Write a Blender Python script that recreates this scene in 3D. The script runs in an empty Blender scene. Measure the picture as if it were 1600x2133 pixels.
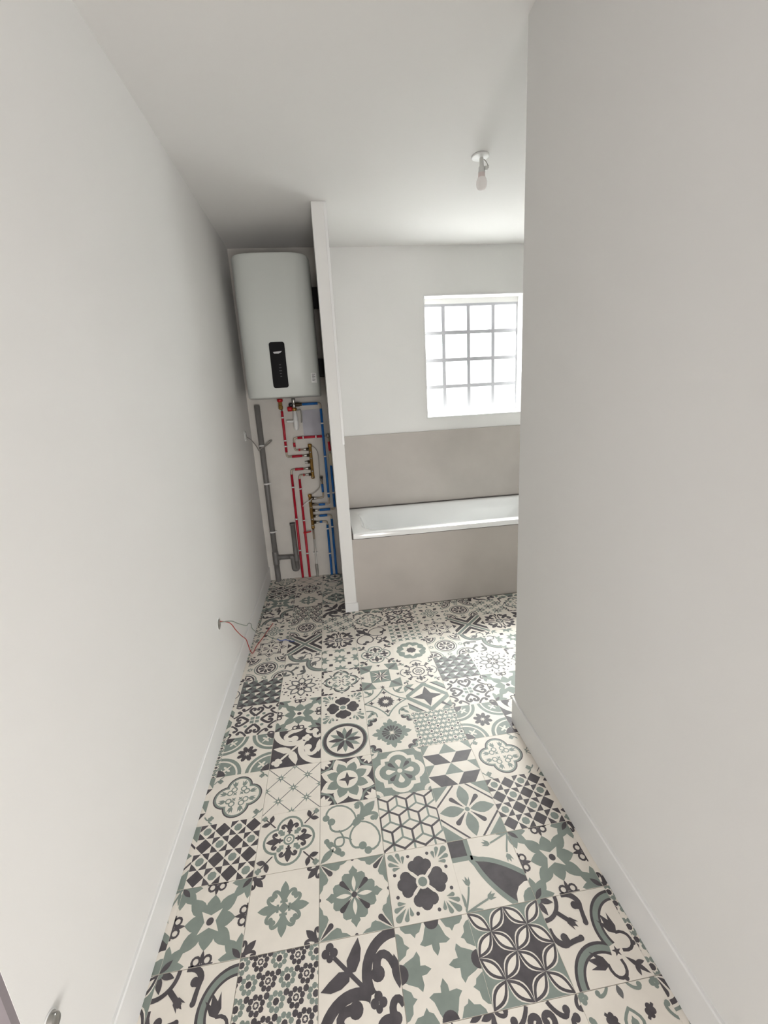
import bpy, math, random
from math import sin, cos, pi, radians, atan2, hypot
from mathutils import Matrix, Vector
random.seed(4)
S = bpy.context.scene
COL = S.collection
T = 0.2                                   # side of a floor tile, metres

# ------------------------------------------------------------------ camera
cam_d = bpy.data.cameras.new('camera')
cam = bpy.data.objects.new('camera', cam_d); COL.objects.link(cam); S.camera = cam
cam_d.sensor_fit = 'HORIZONTAL'; cam_d.sensor_width = 36.0
cam_d.lens = 906.07 / 1600 * 36.0
cam_d.clip_start = 0.02
_r = Vector((0.9896528, -0.1317499, -0.0568273))
_d = Vector((-0.0871694, -0.2374845, -0.9674723))
_f = Vector((0.1139687, 0.9624152, -0.2465118))
M = Matrix((( _r.x, -_d.x, -_f.x, 0.1375), (_r.y, -_d.y, -_f.y, -0.8514), (_r.z, -_d.z, -_f.z, 1.3639), (0, 0, 0, 1)))
cam.matrix_world = M

# ------------------------------------------------------------------ world, daylight and added fill
W = bpy.data.worlds.new('overcast_sky'); S.world = W; W.use_nodes = True
W.node_tree.nodes['Background'].inputs[0].default_value = (0.92, 0.95, 1.0, 1)
W.node_tree.nodes['Background'].inputs[1].default_value = 1.2

def area(name, loc, rot, sx, sy, power, col):
    l = bpy.data.lights.new(name, 'AREA'); l.shape = 'RECTANGLE'; l.size = sx; l.size_y = sy
    l.energy = power; l.color = col
    o = bpy.data.objects.new(name, l); COL.objects.link(o); o.location = loc; o.rotation_euler = rot
    return o
# daylight from the sky that falls through the glass blocks, and low light inferred behind the camera, given an unseen hall opening
area('daylight_at_glass_blocks', (1.31, 3.35, 2.80), (radians(-50), 0, 0), 1.6, 1.4, 860.0, (1.0, 0.985, 0.965))
area('low_light_behind_camera', (1.0, -3.1, 0.36), (radians(90), 0, 0), 1.6, 0.66, 72.0, (1.0, 0.965, 0.925))
area('added_hall_fill', (-3.0, -1.35, 2.1), (0, radians(-68), 0), 0.6, 1.2, 17.0, (1.0, 0.965, 0.94))  # added fill that brightens the lower right wall; no known window there

vs = S.view_settings
S.display_settings.display_device = 'sRGB'
vs.view_transform = 'Standard'; vs.look = 'None'; vs.exposure = 0.2; vs.gamma = 1.0
vs.use_curve_mapping = False

# ------------------------------------------------------------------ materials
def lin(c):
    c = c / 255.0
    return c / 12.92 if c <= 0.04045 else ((c + 0.055) / 1.055) ** 2.4
def rgb(r, g, b): return (lin(r), lin(g), lin(b), 1)

def mat(name, col, rough=0.5, metal=0.0, spec=0.5, noise=0.0, nscale=8.0, bump=0.0, bscale=200.0, coat=0.0, detail=4.0):
    m = bpy.data.materials.new(name); m.use_nodes = True
    nt = m.node_tree; b = nt.nodes['Principled BSDF']
    b.inputs['Base Color'].default_value = col
    b.inputs['Roughness'].default_value = rough
    b.inputs['Metallic'].default_value = metal
    b.inputs['Specular IOR Level'].default_value = spec
    b.inputs['Coat Weight'].default_value = coat
    tc = nt.nodes.new('ShaderNodeTexCoord')
    if noise:
        n = nt.nodes.new('ShaderNodeTexNoise'); n.inputs['Scale'].default_value = nscale; n.inputs['Detail'].default_value = detail
        r = nt.nodes.new('ShaderNodeValToRGB')
        r.color_ramp.elements[0].position = 0.3; r.color_ramp.elements[1].position = 0.7
        r.color_ramp.elements[0].color = tuple(c * (1 - noise) for c in col[:3]) + (1,)
        r.color_ramp.elements[1].color = tuple(min(1, c * (1 + noise)) for c in col[:3]) + (1,)
        g = nt.nodes.new('ShaderNodeNewGeometry')
        nt.links.new(g.outputs['Position'], n.inputs['Vector'])
        nt.links.new(n.outputs['Fac'], r.inputs['Fac']); nt.links.new(r.outputs['Color'], b.inputs['Base Color'])
    if bump:
        n2 = nt.nodes.new('ShaderNodeTexNoise'); n2.inputs['Scale'].default_value = bscale; n2.inputs['Detail'].default_value = 3
        bp = nt.nodes.new('ShaderNodeBump'); bp.inputs['Strength'].default_value = bump; bp.inputs['Distance'].default_value = 0.001
        nt.links.new(tc.outputs['Object'], n2.inputs['Vector'])
        nt.links.new(n2.outputs['Fac'], bp.inputs['Height']); nt.links.new(bp.outputs['Normal'], b.inputs['Normal'])
    return m

MT = dict(
    wall=mat('white_wall_paint', (0.80, 0.79, 0.775, 1), 0.55, spec=0.3, noise=0.012, nscale=2.0, bump=0.12, bscale=260),
    ceil=mat('white_ceiling_paint', (0.76, 0.745, 0.73, 1), 0.8, spec=0.2, bump=0.1, bscale=220),
    raw=mat('bare_plaster', (0.66, 0.63, 0.59, 1), 0.85, spec=0.1, noise=0.06, nscale=5, bump=0.25, bscale=90),
    skirt=mat('white_satin_paint', (0.82, 0.815, 0.81, 1), 0.32, spec=0.5),
    mortar=mat('pale_grey_mortar', (0.46, 0.46, 0.49, 1), 0.8, noise=0.03, nscale=40),
    jamb=mat('grey_jamb_face', rgb(138, 130, 134), 0.6, noise=0.05, nscale=30),
    grout=mat('pale_grout', rgb(176, 170, 162), 0.9, noise=0.05, nscale=40),
    cream=mat('cream_tile_print', rgb(237, 230, 220), 0.48, spec=0.4, noise=0.03, nscale=22),
    green=mat('sage_tile_print', rgb(135, 145, 138), 0.48, spec=0.4, noise=0.07, nscale=26),
    dark=mat('charcoal_tile_print', rgb(82, 77, 81), 0.48, spec=0.4, noise=0.20, nscale=34),
    mid=mat('grey_tile_print', rgb(112, 112, 112), 0.48, spec=0.4, noise=0.12, nscale=30),
    panel=mat('grey_concrete_look_panel', rgb(184, 177, 171), 0.42, spec=0.4, noise=0.055, nscale=4.5, detail=6),
    enamel=mat('white_bath_enamel', (0.86, 0.86, 0.855, 1), 0.12, spec=0.5, coat=0.4),
    seal=mat('dark_joint_seal', rgb(92, 86, 82), 0.7),
    heater=mat('pale_grey_heater_casing', rgb(198, 201, 197), 0.36, spec=0.4),
    black=mat('black_glossy_plastic', (0.006, 0.006, 0.007, 1), 0.28, spec=0.12),
    blackm=mat('black_steel_and_hole_shade', (0.008, 0.007, 0.009, 1), 0.5),  # steel parts, and the shade painted into hollow openings
    silver=mat('silver_print', (0.42, 0.42, 0.43, 1), 0.35, metal=0.6),
    faint=mat('faint_icon_print', (0.06, 0.06, 0.07, 1), 0.4),
    sticker=mat('white_sticker', (0.78, 0.78, 0.77, 1), 0.5),
    ink=mat('grey_ink', (0.16, 0.16, 0.16, 1), 0.6),
    pvc=mat('grey_pvc', rgb(112, 110, 108), 0.45, noise=0.05, nscale=12),
    clip=mat('white_plastic_clip', (0.72, 0.71, 0.70, 1), 0.4),
    red=mat('red_pipe_sleeve', rgb(182, 16, 44), 0.42, noise=0.08, nscale=60),
    redk=mat('red_plastic_knob', rgb(190, 24, 32), 0.3),
    blue=mat('blue_pipe_sleeve', rgb(18, 98, 172), 0.42, noise=0.08, nscale=60),
    steel=mat('dull_metal_tube', rgb(170, 158, 142), 0.35, metal=0.55),
    chrome=mat('nickel_fitting', rgb(170, 168, 164), 0.25, metal=0.8),
    brass=mat('brass', rgb(158, 124, 66), 0.35, metal=0.65, noise=0.1, nscale=60),
    darkbrass=mat('dark_oxidised_nut', rgb(62, 50, 34), 0.45, metal=0.5),
    wplastic=mat('white_plastic', (0.80, 0.80, 0.79, 1), 0.35),
    cable=mat('grey_cable', rgb(150, 146, 140), 0.5),
    wred=mat('red_wire', rgb(176, 56, 52), 0.45),
    wgreen=mat('green_grey_wire', rgb(140, 150, 140), 0.45),
    wblue=mat('blue_wire', rgb(96, 112, 168), 0.45),
    grey=mat('grey_zinc', rgb(150, 148, 142), 0.45, metal=0.3),
    lampw=mat('grey_white_lampholder', rgb(228, 227, 224), 0.45),
    bulb=mat('opal_bulb_glass', (0.88, 0.86, 0.85, 1), 0.2, spec=0.5),
    bulbneck=mat('bulb_neck_plastic', rgb(232, 218, 216), 0.4),
    beige=mat('beige_insulating_foam', rgb(196, 188, 164), 0.8),
)
# opal bulb: passes light from behind
m = MT['bulb']; nt = m.node_tree; b = nt.nodes['Principled BSDF']
tl = nt.nodes.new('ShaderNodeBsdfTranslucent'); tl.inputs[0].default_value = (0.97, 0.94, 0.93, 1); mx = nt.nodes.new('ShaderNodeMixShader'); mx.inputs[0].default_value = 0.7
nt.links.new(b.outputs[0], mx.inputs[1]); nt.links.new(tl.outputs[0], mx.inputs[2]); nt.links.new(mx.outputs[0], nt.nodes['Material Output'].inputs[0])
# plastic pouch: slightly see-through
m = mat('milky_plastic_film', rgb(186, 184, 194), 0.35); MT['film'] = m
b = m.node_tree.nodes['Principled BSDF']; b.inputs['Alpha'].default_value = 0.72
m = mat('white_pex_tube', rgb(214, 212, 206), 0.4); MT['pex'] = m
m.node_tree.nodes['Principled BSDF'].inputs['Alpha'].default_value = 0.8
# frosted glass of the blocks: lets the daylight in, diffuses part of it
m = bpy.data.materials.new('frosted_block_glass'); m.use_nodes = True; MT['glass'] = m
nt = m.node_tree; nt.nodes.clear()
o_ = nt.nodes.new('ShaderNodeOutputMaterial'); tr = nt.nodes.new('ShaderNodeBsdfTransparent'); tl = nt.nodes.new('ShaderNodeBsdfTranslucent')
gl = nt.nodes.new('ShaderNodeBsdfGlossy'); m1 = nt.nodes.new('ShaderNodeMixShader'); m2 = nt.nodes.new('ShaderNodeMixShader'); fr = nt.nodes.new('ShaderNodeFresnel')
tr.inputs[0].default_value = (0.97, 0.985, 0.98, 1); tl.inputs[0].default_value = (0.95, 0.97, 0.97, 1)
gl.inputs['Roughness'].default_value = 0.12; m1.inputs[0].default_value = 0.16; fr.inputs['IOR'].default_value = 1.25
nt.links.new(tr.outputs[0], m1.inputs[1]); nt.links.new(tl.outputs[0], m1.inputs[2])
m2.inputs[0].default_value = 0.04; nt.links.new(m1.outputs[0], m2.inputs[1]); nt.links.new(gl.outputs[0], m2.inputs[2])
nt.links.new(m2.outputs[0], o_.inputs[0])

# ------------------------------------------------------------------ mesh helpers
class MB:
    def __init__(s): s.v = []; s.f = []; s.mi = []; s.sm = []
    def add(s, vs_, fs, mi=0, smooth=False):
        b = len(s.v); s.v += [tuple(p) for p in vs_]
        for f in fs: s.f.append(tuple(b + i for i in f)); s.mi.append(mi); s.sm.append(smooth)
        return s
    def box(s, x0, x1, y0, y1, z0, z1, bev=0.0, mi=0):
        if bev <= 0:
            v = [(x, y, z) for x in (x0, x1) for y in (y0, y1) for z in (z0, z1)]
            return s.add(v, [(0, 1, 3, 2), (4, 6, 7, 5), (0, 4, 5, 1), (2, 3, 7, 6), (0, 2, 6, 4), (1, 5, 7, 3)], mi)
        # bevelled box: 24 verts
        b = bev; v = []; idx = {}
        for ix, x in enumerate((x0, x1)):
            for iy, y in enumerate((y0, y1)):
                for iz, z in enumerate((z0, z1)):
                    sx, sy, sz = (b, -b)[ix], (b, -b)[iy], (b, -b)[iz]
                    for a, p in enumerate(((x, y + sy, z + sz), (x + sx, y, z + sz), (x + sx, y + sy, z))):
                        idx[ix, iy, iz, a] = len(v); v.append(p)
        f = []
        for i in (0, 1):
            q = [(i, 0, 0), (i, 0, 1), (i, 1, 1), (i, 1, 0)]; q = q if i == 0 else q[::-1]; f.append([idx[k + (0,)] for k in q])
            q = [(0, i, 0), (1, i, 0), (1, i, 1), (0, i, 1)]; q = q if i == 0 else q[::-1]; f.append([idx[k + (1,)] for k in q])
            q = [(0, 0, i), (0, 1, i), (1, 1, i), (1, 0, i)]; q = q if i == 0 else q[::-1]; f.append([idx[k + (2,)] for k in q])
        for i in (0, 1):
            for j in (0, 1):
                f.append([idx[i, j, 0, 0], idx[i, j, 0, 1], idx[i, j, 1, 1], idx[i, j, 1, 0]])
                f.append([idx[i, 0, j, 0], idx[i, 0, j, 2], idx[i, 1, j, 2], idx[i, 1, j, 0]])
                f.append([idx[0, i, j, 1], idx[0, i, j, 2], idx[1, i, j, 2], idx[1, i, j, 1]])
        for i in (0, 1):
            for j in (0, 1):
                for k in (0, 1): f.append([idx[i, j, k, 0], idx[i, j, k, 1], idx[i, j, k, 2]])
        return s.add(v, f, mi)
    def tube(s, path, r, n=10, mi=0, cap=True):
        P = [Vector(p) for p in path]; rs = r if isinstance(r, (list, tuple)) else [r] * len(P)
        v = []; up = None
        for i, p in enumerate(P):
            d = (P[min(i + 1, len(P) - 1)] - P[max(i - 1, 0)]).normalized()
            if up is None:
                up = Vector((0, 0, 1)) if abs(d.z) < 0.9 else Vector((1, 0, 0))
            a = d.cross(up)
            if a.length < 1e-5: a = d.orthogonal()
            a.normalize(); bb = a.cross(d).normalized(); up = bb
            for k in range(n):
                t = 2 * pi * k / n; v.append(p + (a * cos(t) + bb * sin(t)) * rs[i])
        f = [(i * n + k, i * n + (k + 1) % n, (i + 1) * n + (k + 1) % n, (i + 1) * n + k) for i in range(len(P) - 1) for k in range(n)]
        s.add(v, f, mi, True)
        if cap:
            L = len(P); bse = len(s.v) - n * L
            for ring, rev in ((0, False), (L - 1, True)):
                q = [bse + ring * n + k for k in range(n)]
                s.f.append(tuple(q[::-1] if rev else q)); s.mi.append(mi); s.sm.append(False)
        return s
    def lathe(s, prof, o, axis=(0, 0, 1), n=24, mi=0, smooth=True):
        ax = Vector(axis).normalized(); a = ax.orthogonal().normalized(); bb = ax.cross(a); o = Vector(o); v = []
        for r, h in prof:
            for k in range(n):
                t = 2 * pi * k / n; v.append(o + ax * h + (a * cos(t) + bb * sin(t)) * max(r, 1e-5))
        f = [(i * n + k, i * n + (k + 1) % n, (i + 1) * n + (k + 1) % n, (i + 1) * n + k) for i in range(len(prof) - 1) for k in range(n)]
        return s.add(v, f, mi, smooth)
    def build(s, name, mats, parent=None, sharp=None):
        me = bpy.data.meshes.new(name); me.from_pydata(s.v, [], s.f)
        for m_ in (mats if isinstance(mats, (list, tuple)) else [mats]): me.materials.append(MT[m_] if isinstance(m_, str) else m_)
        me.polygons.foreach_set('material_index', s.mi); me.polygons.foreach_set('use_smooth', s.sm)
        me.update()
        if sharp is not None and hasattr(me, 'set_sharp_from_angle'): me.set_sharp_from_angle(angle=radians(sharp))
        o = bpy.data.objects.new(name, me); COL.objects.link(o)
        if parent: o.parent = parent
        return o

def tag(o, label=None, cat=None, group=None, kind=None):
    if label: o['label'] = label
    if cat: o['category'] = cat
    if group: o['group'] = group
    if kind: o['kind'] = kind
    return o
def empty(name, loc=(0, 0, 0)):
    o = bpy.data.objects.new(name, None); o.empty_display_size = 0.05; COL.objects.link(o); o.location = loc
    return o
def struct(name, mb, m_, label, parent=None): return tag(mb.build(name, m_, parent), label, None, None, 'structure')
def smooth_path(pts, k=5):
    P = [Vector(p) for p in pts]; out = []
    for i in range(len(P) - 1):
        p0, p1, p2, p3 = P[max(i - 1, 0)], P[i], P[i + 1], P[min(i + 2, len(P) - 1)]
        for j in range(k):
            t = j / k
            out.append(0.5 * ((2 * p1) + (p2 - p0) * t + (2 * p0 - 5 * p1 + 4 * p2 - p3) * t * t + (3 * p1 - p0 - 3 * p2 + p3) * t ** 3))
    return out + [P[-1]]
def elbow_path(pts, r=0.02, k=4):
    P = [Vector(p) for p in pts]; out = [P[0]]
    for i in range(1, len(P) - 1):
        a = (P[i - 1] - P[i]); c = (P[i + 1] - P[i]); q = min(r, a.length * 0.48, c.length * 0.48)
        A = P[i] + a.normalized() * q; B = P[i] + c.normalized() * q
        for j in range(k + 1):
            t = j / k; out.append(A * (1 - t) ** 2 + P[i] * 2 * t * (1 - t) + B * t * t)
    return out + [P[-1]]

# ------------------------------------------------------------------ room dimensions (metres)
UL, UR, VB, VF, HC, VC = -0.426, 0.824, 2.571, 1.850, 2.428, 0.655
PL, PR = 0.158, 0.237                     # partition between the tank recess and the bath
RE = 1.950                                # right end of the bath nook
VJ = -0.303                               # where the left wall ends at the door jamb
HB = -3.0                                 # hall behind the camera
OU0, OU1, OZ0, OZ1 = 0.934, 1.702, 1.222, 2.094   # window opening in the lining of the back wall

struct('ceiling', MB().box(-2.0, RE + 0.1, HB - 0.1, VB + 0.25, HC, HC + 0.1), 'ceil', 'plain white painted ceiling')
struct('wall_left', MB().box(UL - 0.10, UL, VJ, VB, 0, HC), 'wall', 'long white painted wall on the left')
struct('wall_right', MB().box(UR, UR + 0.10, -1.5, VC, 0, HC), 'wall', 'white painted wall on the right ending at a corner')
w = MB()
w.box(UL - 0.1, OU0, VB, VB + 0.1, 0, HC).box(OU1, RE + 0.1, VB, VB + 0.1, 0, HC)
w.box(OU0, OU1, VB, VB + 0.1, 0, OZ0).box(OU0, OU1, VB, VB + 0.1, OZ1, HC)
# outer leaf around the glass blocks
w.box(UL - 0.1, 0.902, VB + 0.1, VB + 0.2, 0, HC).box(1.708, RE + 0.1, VB + 0.1, VB + 0.2, 0, HC)
w.box(0.902, 1.708, VB + 0.1, VB + 0.2, 0, 1.243).box(0.902, 1.708, VB + 0.1, VB + 0.2, 2.058, HC)
struct('wall_back', w, 'wall', 'white painted back wall with the window opening')
struct('wall_partition', MB().box(PL, PR, VF, VB, 0, HC, 0.002), 'wall', 'thin white partition between the water heater recess and the bath')
struct('wall_nook_right', MB().box(RE, RE + 0.1, VC - 0.1, VB, 0, HC), 'wall', 'white wall at the hidden end of the bath')
struct('wall_nook_front', MB().box(UR + 0.1, RE, VC - 0.1, VC, 0, HC), 'wall', 'white wall facing the bath')
struct('wall_hall_left', MB().box(-2.0, -1.9, HB, -2.0, 0, HC).box(-2.0, -1.9, -0.6, VJ, 0, HC).box(-2.0, -1.9, -2.0, -0.6, 0, 0.6).box(-2.0, -1.9, -2.0, -0.6, 1.9, HC), 'wall', 'white wall at the left end of the hall with an opening added for the fill light')  # unseen wall; opening added to let the side fill in
struct('wall_hall_front', MB().box(-2.0, UL - 0.1, VJ + 0.01, VJ + 0.11, 0, HC), 'wall', 'white hall wall beside the door jamb')
struct('wall_hall_back', MB().box(-2.0, 0.2, HB - 0.1, HB, 0, HC).box(1.8, RE + 0.1, HB - 0.1, HB, 0, HC).box(0.2, 1.8, HB - 0.1, HB, 2.1, HC), 'wall', 'hall wall with a wide opening added for the low light behind the camera')  # unseen wall; opening placed to suit the low light
struct('wall_hall_right', MB().box(RE, RE + 0.1, HB, -1.5, 0, HC), 'wall', 'white wall at the right end of the hall')
struct('wall_hall_side', MB().box(UR + 0.1, RE + 0.1, -1.5, -1.4, 0, HC), 'wall', 'white wall of the hall behind the right wall')
struct('trim_1', MB().box(UL - 0.1, UL - 0.0008, VJ - 0.012, VJ, 0, 2.1), 'jamb', 'grey door jamb at the near end of the left wall')  # wall end in a darker grey than the wall
# unpainted lining of the recess back wall
struct('wall_recess_back', MB().box(UL + 0.0005, PL - 0.0005, VB - 0.012, VB, 0, HC - 0.001), 'raw', 'bare plaster back wall of the water heater recess')

# skirting
def skirt(name, x0, x1, y0, y1, h, label):
    return struct(name, MB().box(x0, x1, y0, y1, 0, h, 0.003), 'skirt', label)
SK = 0.118
skirt('baseboard_left', UL - 0.004, UL + 0.009, VJ + 0.002, VB - 0.013, SK, 'white skirting board along the left wall')
skirt('baseboard_right', UR - 0.009, UR + 0.004, -1.5, VC + 0.009, SK, 'white skirting board along the right wall')
skirt('baseboard_partition', PL - 0.001, PR + 0.009, VF - 0.010, VF + 0.004, 0.062, 'short white skirting piece at the foot of the partition')
skirt('baseboard_nook_front', UR, RE, VC - 0.004, VC + 0.009, SK, 'white skirting board on the wall facing the bath')
# corner beads
struct('trim_2', MB().box(PR - 0.012, PR + 0.0025, VF - 0.0025, VF + 0.012, 1.12, HC - 0.002, 0.001), 'skirt', 'narrow white corner bead on the partition edge')
w = MB(); q = 0.010
w.box(OU0 - q, OU0, VB - 0.004, VB, OZ0 - q, OZ1 + q, 0.001).box(OU1, OU1 + q, VB - 0.004, VB, OZ0 - q, OZ1 + q, 0.001)
w.box(OU0, OU1, VB - 0.004, VB, OZ0 - q, OZ0, 0.001).box(OU0, OU1, VB - 0.004, VB, OZ1, OZ1 + q, 0.001)
struct('trim_3', w, 'skirt', 'thin white bead around the window opening')

# ------------------------------------------------------------------ glass block window
win = tag(empty('window_1', (1.305, VB + 0.15, 1.243)), 'square window of white lit glass blocks in four rows', None, None, 'structure')
OFF = Vector((1.305, VB + 0.15, 1.243))
J = 0.027
us = [0.902 + i * 0.2005 for i in range(5)]; zs = [1.247 + i * 0.2015 for i in range(5)]
blk = MB(); h = 0.0985; d = 0.04
def ring(r, y, n=5, c=0.014):
    p = []
    for cx, cz, a0 in ((r - c, r - c, 0), (-r + c, r - c, 90), (-r + c, -r + c, 180), (r - c, -r + c, 270)):
        for k in range(n): t = radians(a0 + 90 * k / (n - 1)); p.append((cx + c * cos(t), y, cz + c * sin(t)))
    return p
rings = [ring(h - 0.03, -d), ring(h - 0.012, -d + 0.002), ring(h, -d + 0.008), ring(h, d - 0.008), ring(h - 0.012, d - 0.002), ring(h - 0.03, d)]
n = len(rings[0]); v = [p for r_ in rings for p in r_]
f = [(i * n + k, (i + 1) * n + k, (i + 1) * n + (k + 1) % n, i * n + (k + 1) % n) for i in range(len(rings) - 1) for k in range(n)]
f += [tuple(range(n)), tuple((len(rings) - 1) * n + k for k in range(n))[::-1]]
blk.add(v, f, 0)
b0 = blk.build('glass_block', 'glass', win)
first = True
for i in range(4):
    for j in range(4):
        o = b0 if first else b0.copy()
        if not first: COL.objects.link(o); o.parent = win
        first = False
        o.location = Vector((us[i] + 0.10, VB + 0.15, zs[j] + 0.1005)) - OFF
g = MB(); yf = VB + 0.1030
for i in range(5): g.box(us[i] - J / 2, us[i] + J / 2, yf, yf + 0.008, 1.243, 2.058)
for j in range(5): g.box(0.902, 1.708, yf + 0.0002, yf + 0.0078, zs[j] - J / 2, zs[j] + J / 2)
g.v = [tuple(Vector(p) - OFF) for p in g.v]
g.build('mortar_joints', 'mortar', win)

# ------------------------------------------------------------------ floor: base, then every tile with its printed design
floor_o = struct('floor', MB().box(-2.0, RE + 0.1, HB - 0.1, VB + 0.2, -0.06, -0.0035), 'grout', 'floor of patterned cement-look tiles in cream, sage and charcoal')
C_, G_, K_, M_ = 0, 1, 2, 3

def rot2(p, a): c, s_ = cos(a), sin(a); return (p[0] * c - p[1] * s_, p[0] * s_ + p[1] * c)
class D:
    """layered flat print in tile coordinates -1..1"""
    def __init__(s): s.L = []
    def p(s, polys, col, n=1, m=False, a0=0):
        if polys and not isinstance(polys[0][0], (tuple, list)): polys = [polys]
        out = []
        for pl in polys:
            for mm in ((1, -1) if m else (1,)):
                for k in range(n):
                    a = 2 * pi * k / n + radians(a0); out.append([rot2((x * mm, y), a) for x, y in pl])
        s.L.append((col, out)); return s
    def turn(s, deg):
        s.L = [(c, [[rot2(q, radians(deg)) for q in pl] for pl in ps]) for c, ps in s.L]; return s
def E(cx, cy, r, ry=None, a=0, n=14):
    ry = ry or r; o = []
    for k in range(n):
        x, y = rot2((r * cos(2 * pi * k / n), ry * sin(2 * pi * k / n)), radians(a)); o.append((cx + x, cy + y))
    return o
def R_(x0, y0, x1, y1): return [(x0, y0), (x1, y0), (x1, y1), (x0, y1)]
def leaf(x0, y0, x1, y1, w, n=6, e=1.0, bias=0.5):
    dx, dy = x1 - x0, y1 - y0; L = hypot(dx, dy); nx, ny = -dy / L, dx / L; a = []; b_ = []
    for k in range(n + 1):
        t = k / n; tt = t ** (math.log(0.5) / math.log(bias)); ww = w * sin(pi * tt) ** e
        a.append((x0 + dx * t + nx * ww, y0 + dy * t + ny * ww)); b_.append((x0 + dx * t - nx * ww, y0 + dy * t - ny * ww))
    return a + b_[-2:0:-1]
def drop(x0, y0, x1, y1, w):
    dx, dy = x1 - x0, y1 - y0; L = hypot(dx, dy); ux, uy = dx / L, dy / L; cx, cy = x1 - ux * w, y1 - uy * w; a = atan2(uy, ux); o = [(x0, y0)]
    for k in range(9): t = a - pi / 2 * 1.05 + pi * 1.05 * k / 8; o.append((cx + w * cos(t), cy + w * sin(t)))
    return o
def arc(cx, cy, r, a0, a1, n=10, r1=None):
    r1 = r if r1 is None else r1
    return [(cx + (r + (r1 - r) * k / n) * cos(radians(a0 + (a1 - a0) * k / n)), cy + (r + (r1 - r) * k / n) * sin(radians(a0 + (a1 - a0) * k / n))) for k in range(n + 1)]
def bez(a, b_, c, d_, n=9):
    o = []
    for k in range(n + 1):
        t = k / n; q = 1 - t
        o.append(tuple(q ** 3 * a[i] + 3 * q * q * t * b_[i] + 3 * q * t * t * c[i] + t ** 3 * d_[i] for i in (0, 1)))
    return o
def st(path, w, w1=None, closed=False):
    if closed: path = path + path[:2]
    w1 = w if w1 is None else w1; w, w1 = w * 1.3, w1 * 1.3; L = len(path); o = []; e = []
    for i, p in enumerate(path):
        a = path[max(i - 1, 0)]; c = path[min(i + 1, L - 1)]; dx, dy = c[0] - a[0], c[1] - a[1]; q = hypot(dx, dy) or 1
        ww = (w + (w1 - w) * i / (L - 1)) / 2; e.append(((p[0] - dy / q * ww, p[1] + dx / q * ww), (p[0] + dy / q * ww, p[1] - dx / q * ww)))
    return [[e[i][0], e[i][1], e[i + 1][1], e[i + 1][0]] for i in range(L - 1)]
def ringp(cx, cy, r, w, n=18): return st([(cx + r * cos(2 * pi * k / n), cy + r * sin(2 * pi * k / n)) for k in range(n)], w, closed=True)
def star(cx, cy, r, r2, n, a0=90):
    return [(cx + (r if k % 2 == 0 else r2) * cos(radians(a0) + pi * k / n), cy + (r if k % 2 == 0 else r2) * sin(radians(a0) + pi * k / n)) for k in range(2 * n)]
def put(polys, x, y, sc=1.0, ang=0): return [[(x + sc * a, y + sc * b_) for a, b_ in (rot2(q, radians(ang)) for q in pl)] for pl in polys]
def fleur(x, y, sc, ang):
    P = [leaf(0, .05, 0, 1.0, .2, bias=.55), R_(-.17, .05, .17, .16), leaf(0, .1, 0, -.12, .09)]
    for sg in (1, -1):
        P += [[(sg * a, b_) for a, b_ in q] for q in st(bez((.03, .12), (.16, .6), (.56, .72), (.50, .36)), .10, .13)]
        P.append(E(sg * .42, .38, .11))
    return put(P, x, y, sc, ang)
def tulip(x, y, sc, ang): return put([[(0, -.1), (.22, .1), (.3, .62), (.13, .38), (0, .72), (-.13, .38), (-.3, .62), (-.22, .1)]], x, y, sc, ang)
def clover(x, y, sc): return [E(x - .5 * sc, y, .5 * sc), E(x + .5 * sc, y, .5 * sc), E(x, y + .6 * sc, .5 * sc), E(x, y - .55 * sc, .4 * sc)]
def hook(pts, w, bulb): return st(bez(*pts), w * .8, w) + [E(pts[3][0], pts[3][1], bulb)]

def d_star():      # sage star flower, charcoal crowns
    d = D()
    d.p([leaf(1.02, 1.02, .5, .5, .16), leaf(1.05, .95, .42, .93, .15), leaf(.95, 1.05, .93, .42, .15)], G_, 4)
    d.p([leaf(1.0, 1.0, .74, .74, .07)], K_, 4)
    d.p([leaf(.1, .1, .66, .66, .19)], G_, 4).p([leaf(0, .1, 0, .68, .2)], G_, 4).p(E(0, 0, .44), G_)
    d.p(star(0, 0, .40, .15, 4, 45), C_).p(E(0, 0, .10), K_)
    d.p(ringp(.14, .89, .10, .045, 10) + [leaf(0, .98, 0, .66, .05)] + st([(-.3, .99), (.3, .99)], .05), K_, 4, m=True)
    return d
def d_fleurcross():
    d = D(); d.p(fleur(0, .1, .62, 0) + [[(.16, 0), (0, .16), (-.16, 0), (0, -.16)]], G_, 4)
    d.p(fleur(.98, .98, .46, 135), K_, 4); return d
def d_flower():
    d = D()
    d.p([[(0, .04), (.1, .14), (.26, .27), (.35, .42), (.34, .54), (.26, .61), (.15, .60), (.11, .59), (.13, .66), (.06, .73), (0, .82)], [(0, .04), (-.1, .14), (-.26, .27), (-.35, .42), (-.34, .54), (-.26, .61), (-.15, .60), (-.11, .59), (-.13, .66), (-.06, .73), (0, .82)]], G_, 4)
    d.p([leaf(0, .1, 0, .52, .06)], C_, 4).p([drop(.08, .08, .40, .40, .075)], K_, 4).p(E(0, 0, .08), K_)
    d.p([[(1, 1), (.80, .90), (.66, .80), (.52, .74), (.42, .78), (.38, .88), (.26, .91), (.14, 1.0)], [(1, 1), (.90, .80), (.80, .66), (.74, .52), (.78, .42), (.88, .38), (.91, .26), (1.0, .14)]], G_, 4)
    d.p([drop(.97, .97, .60, .60, .11)], C_, 4).p([drop(.97, .97, .63, .63, .075)], K_, 4).p(E(0, 1, .05), K_, 4); return d
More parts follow.
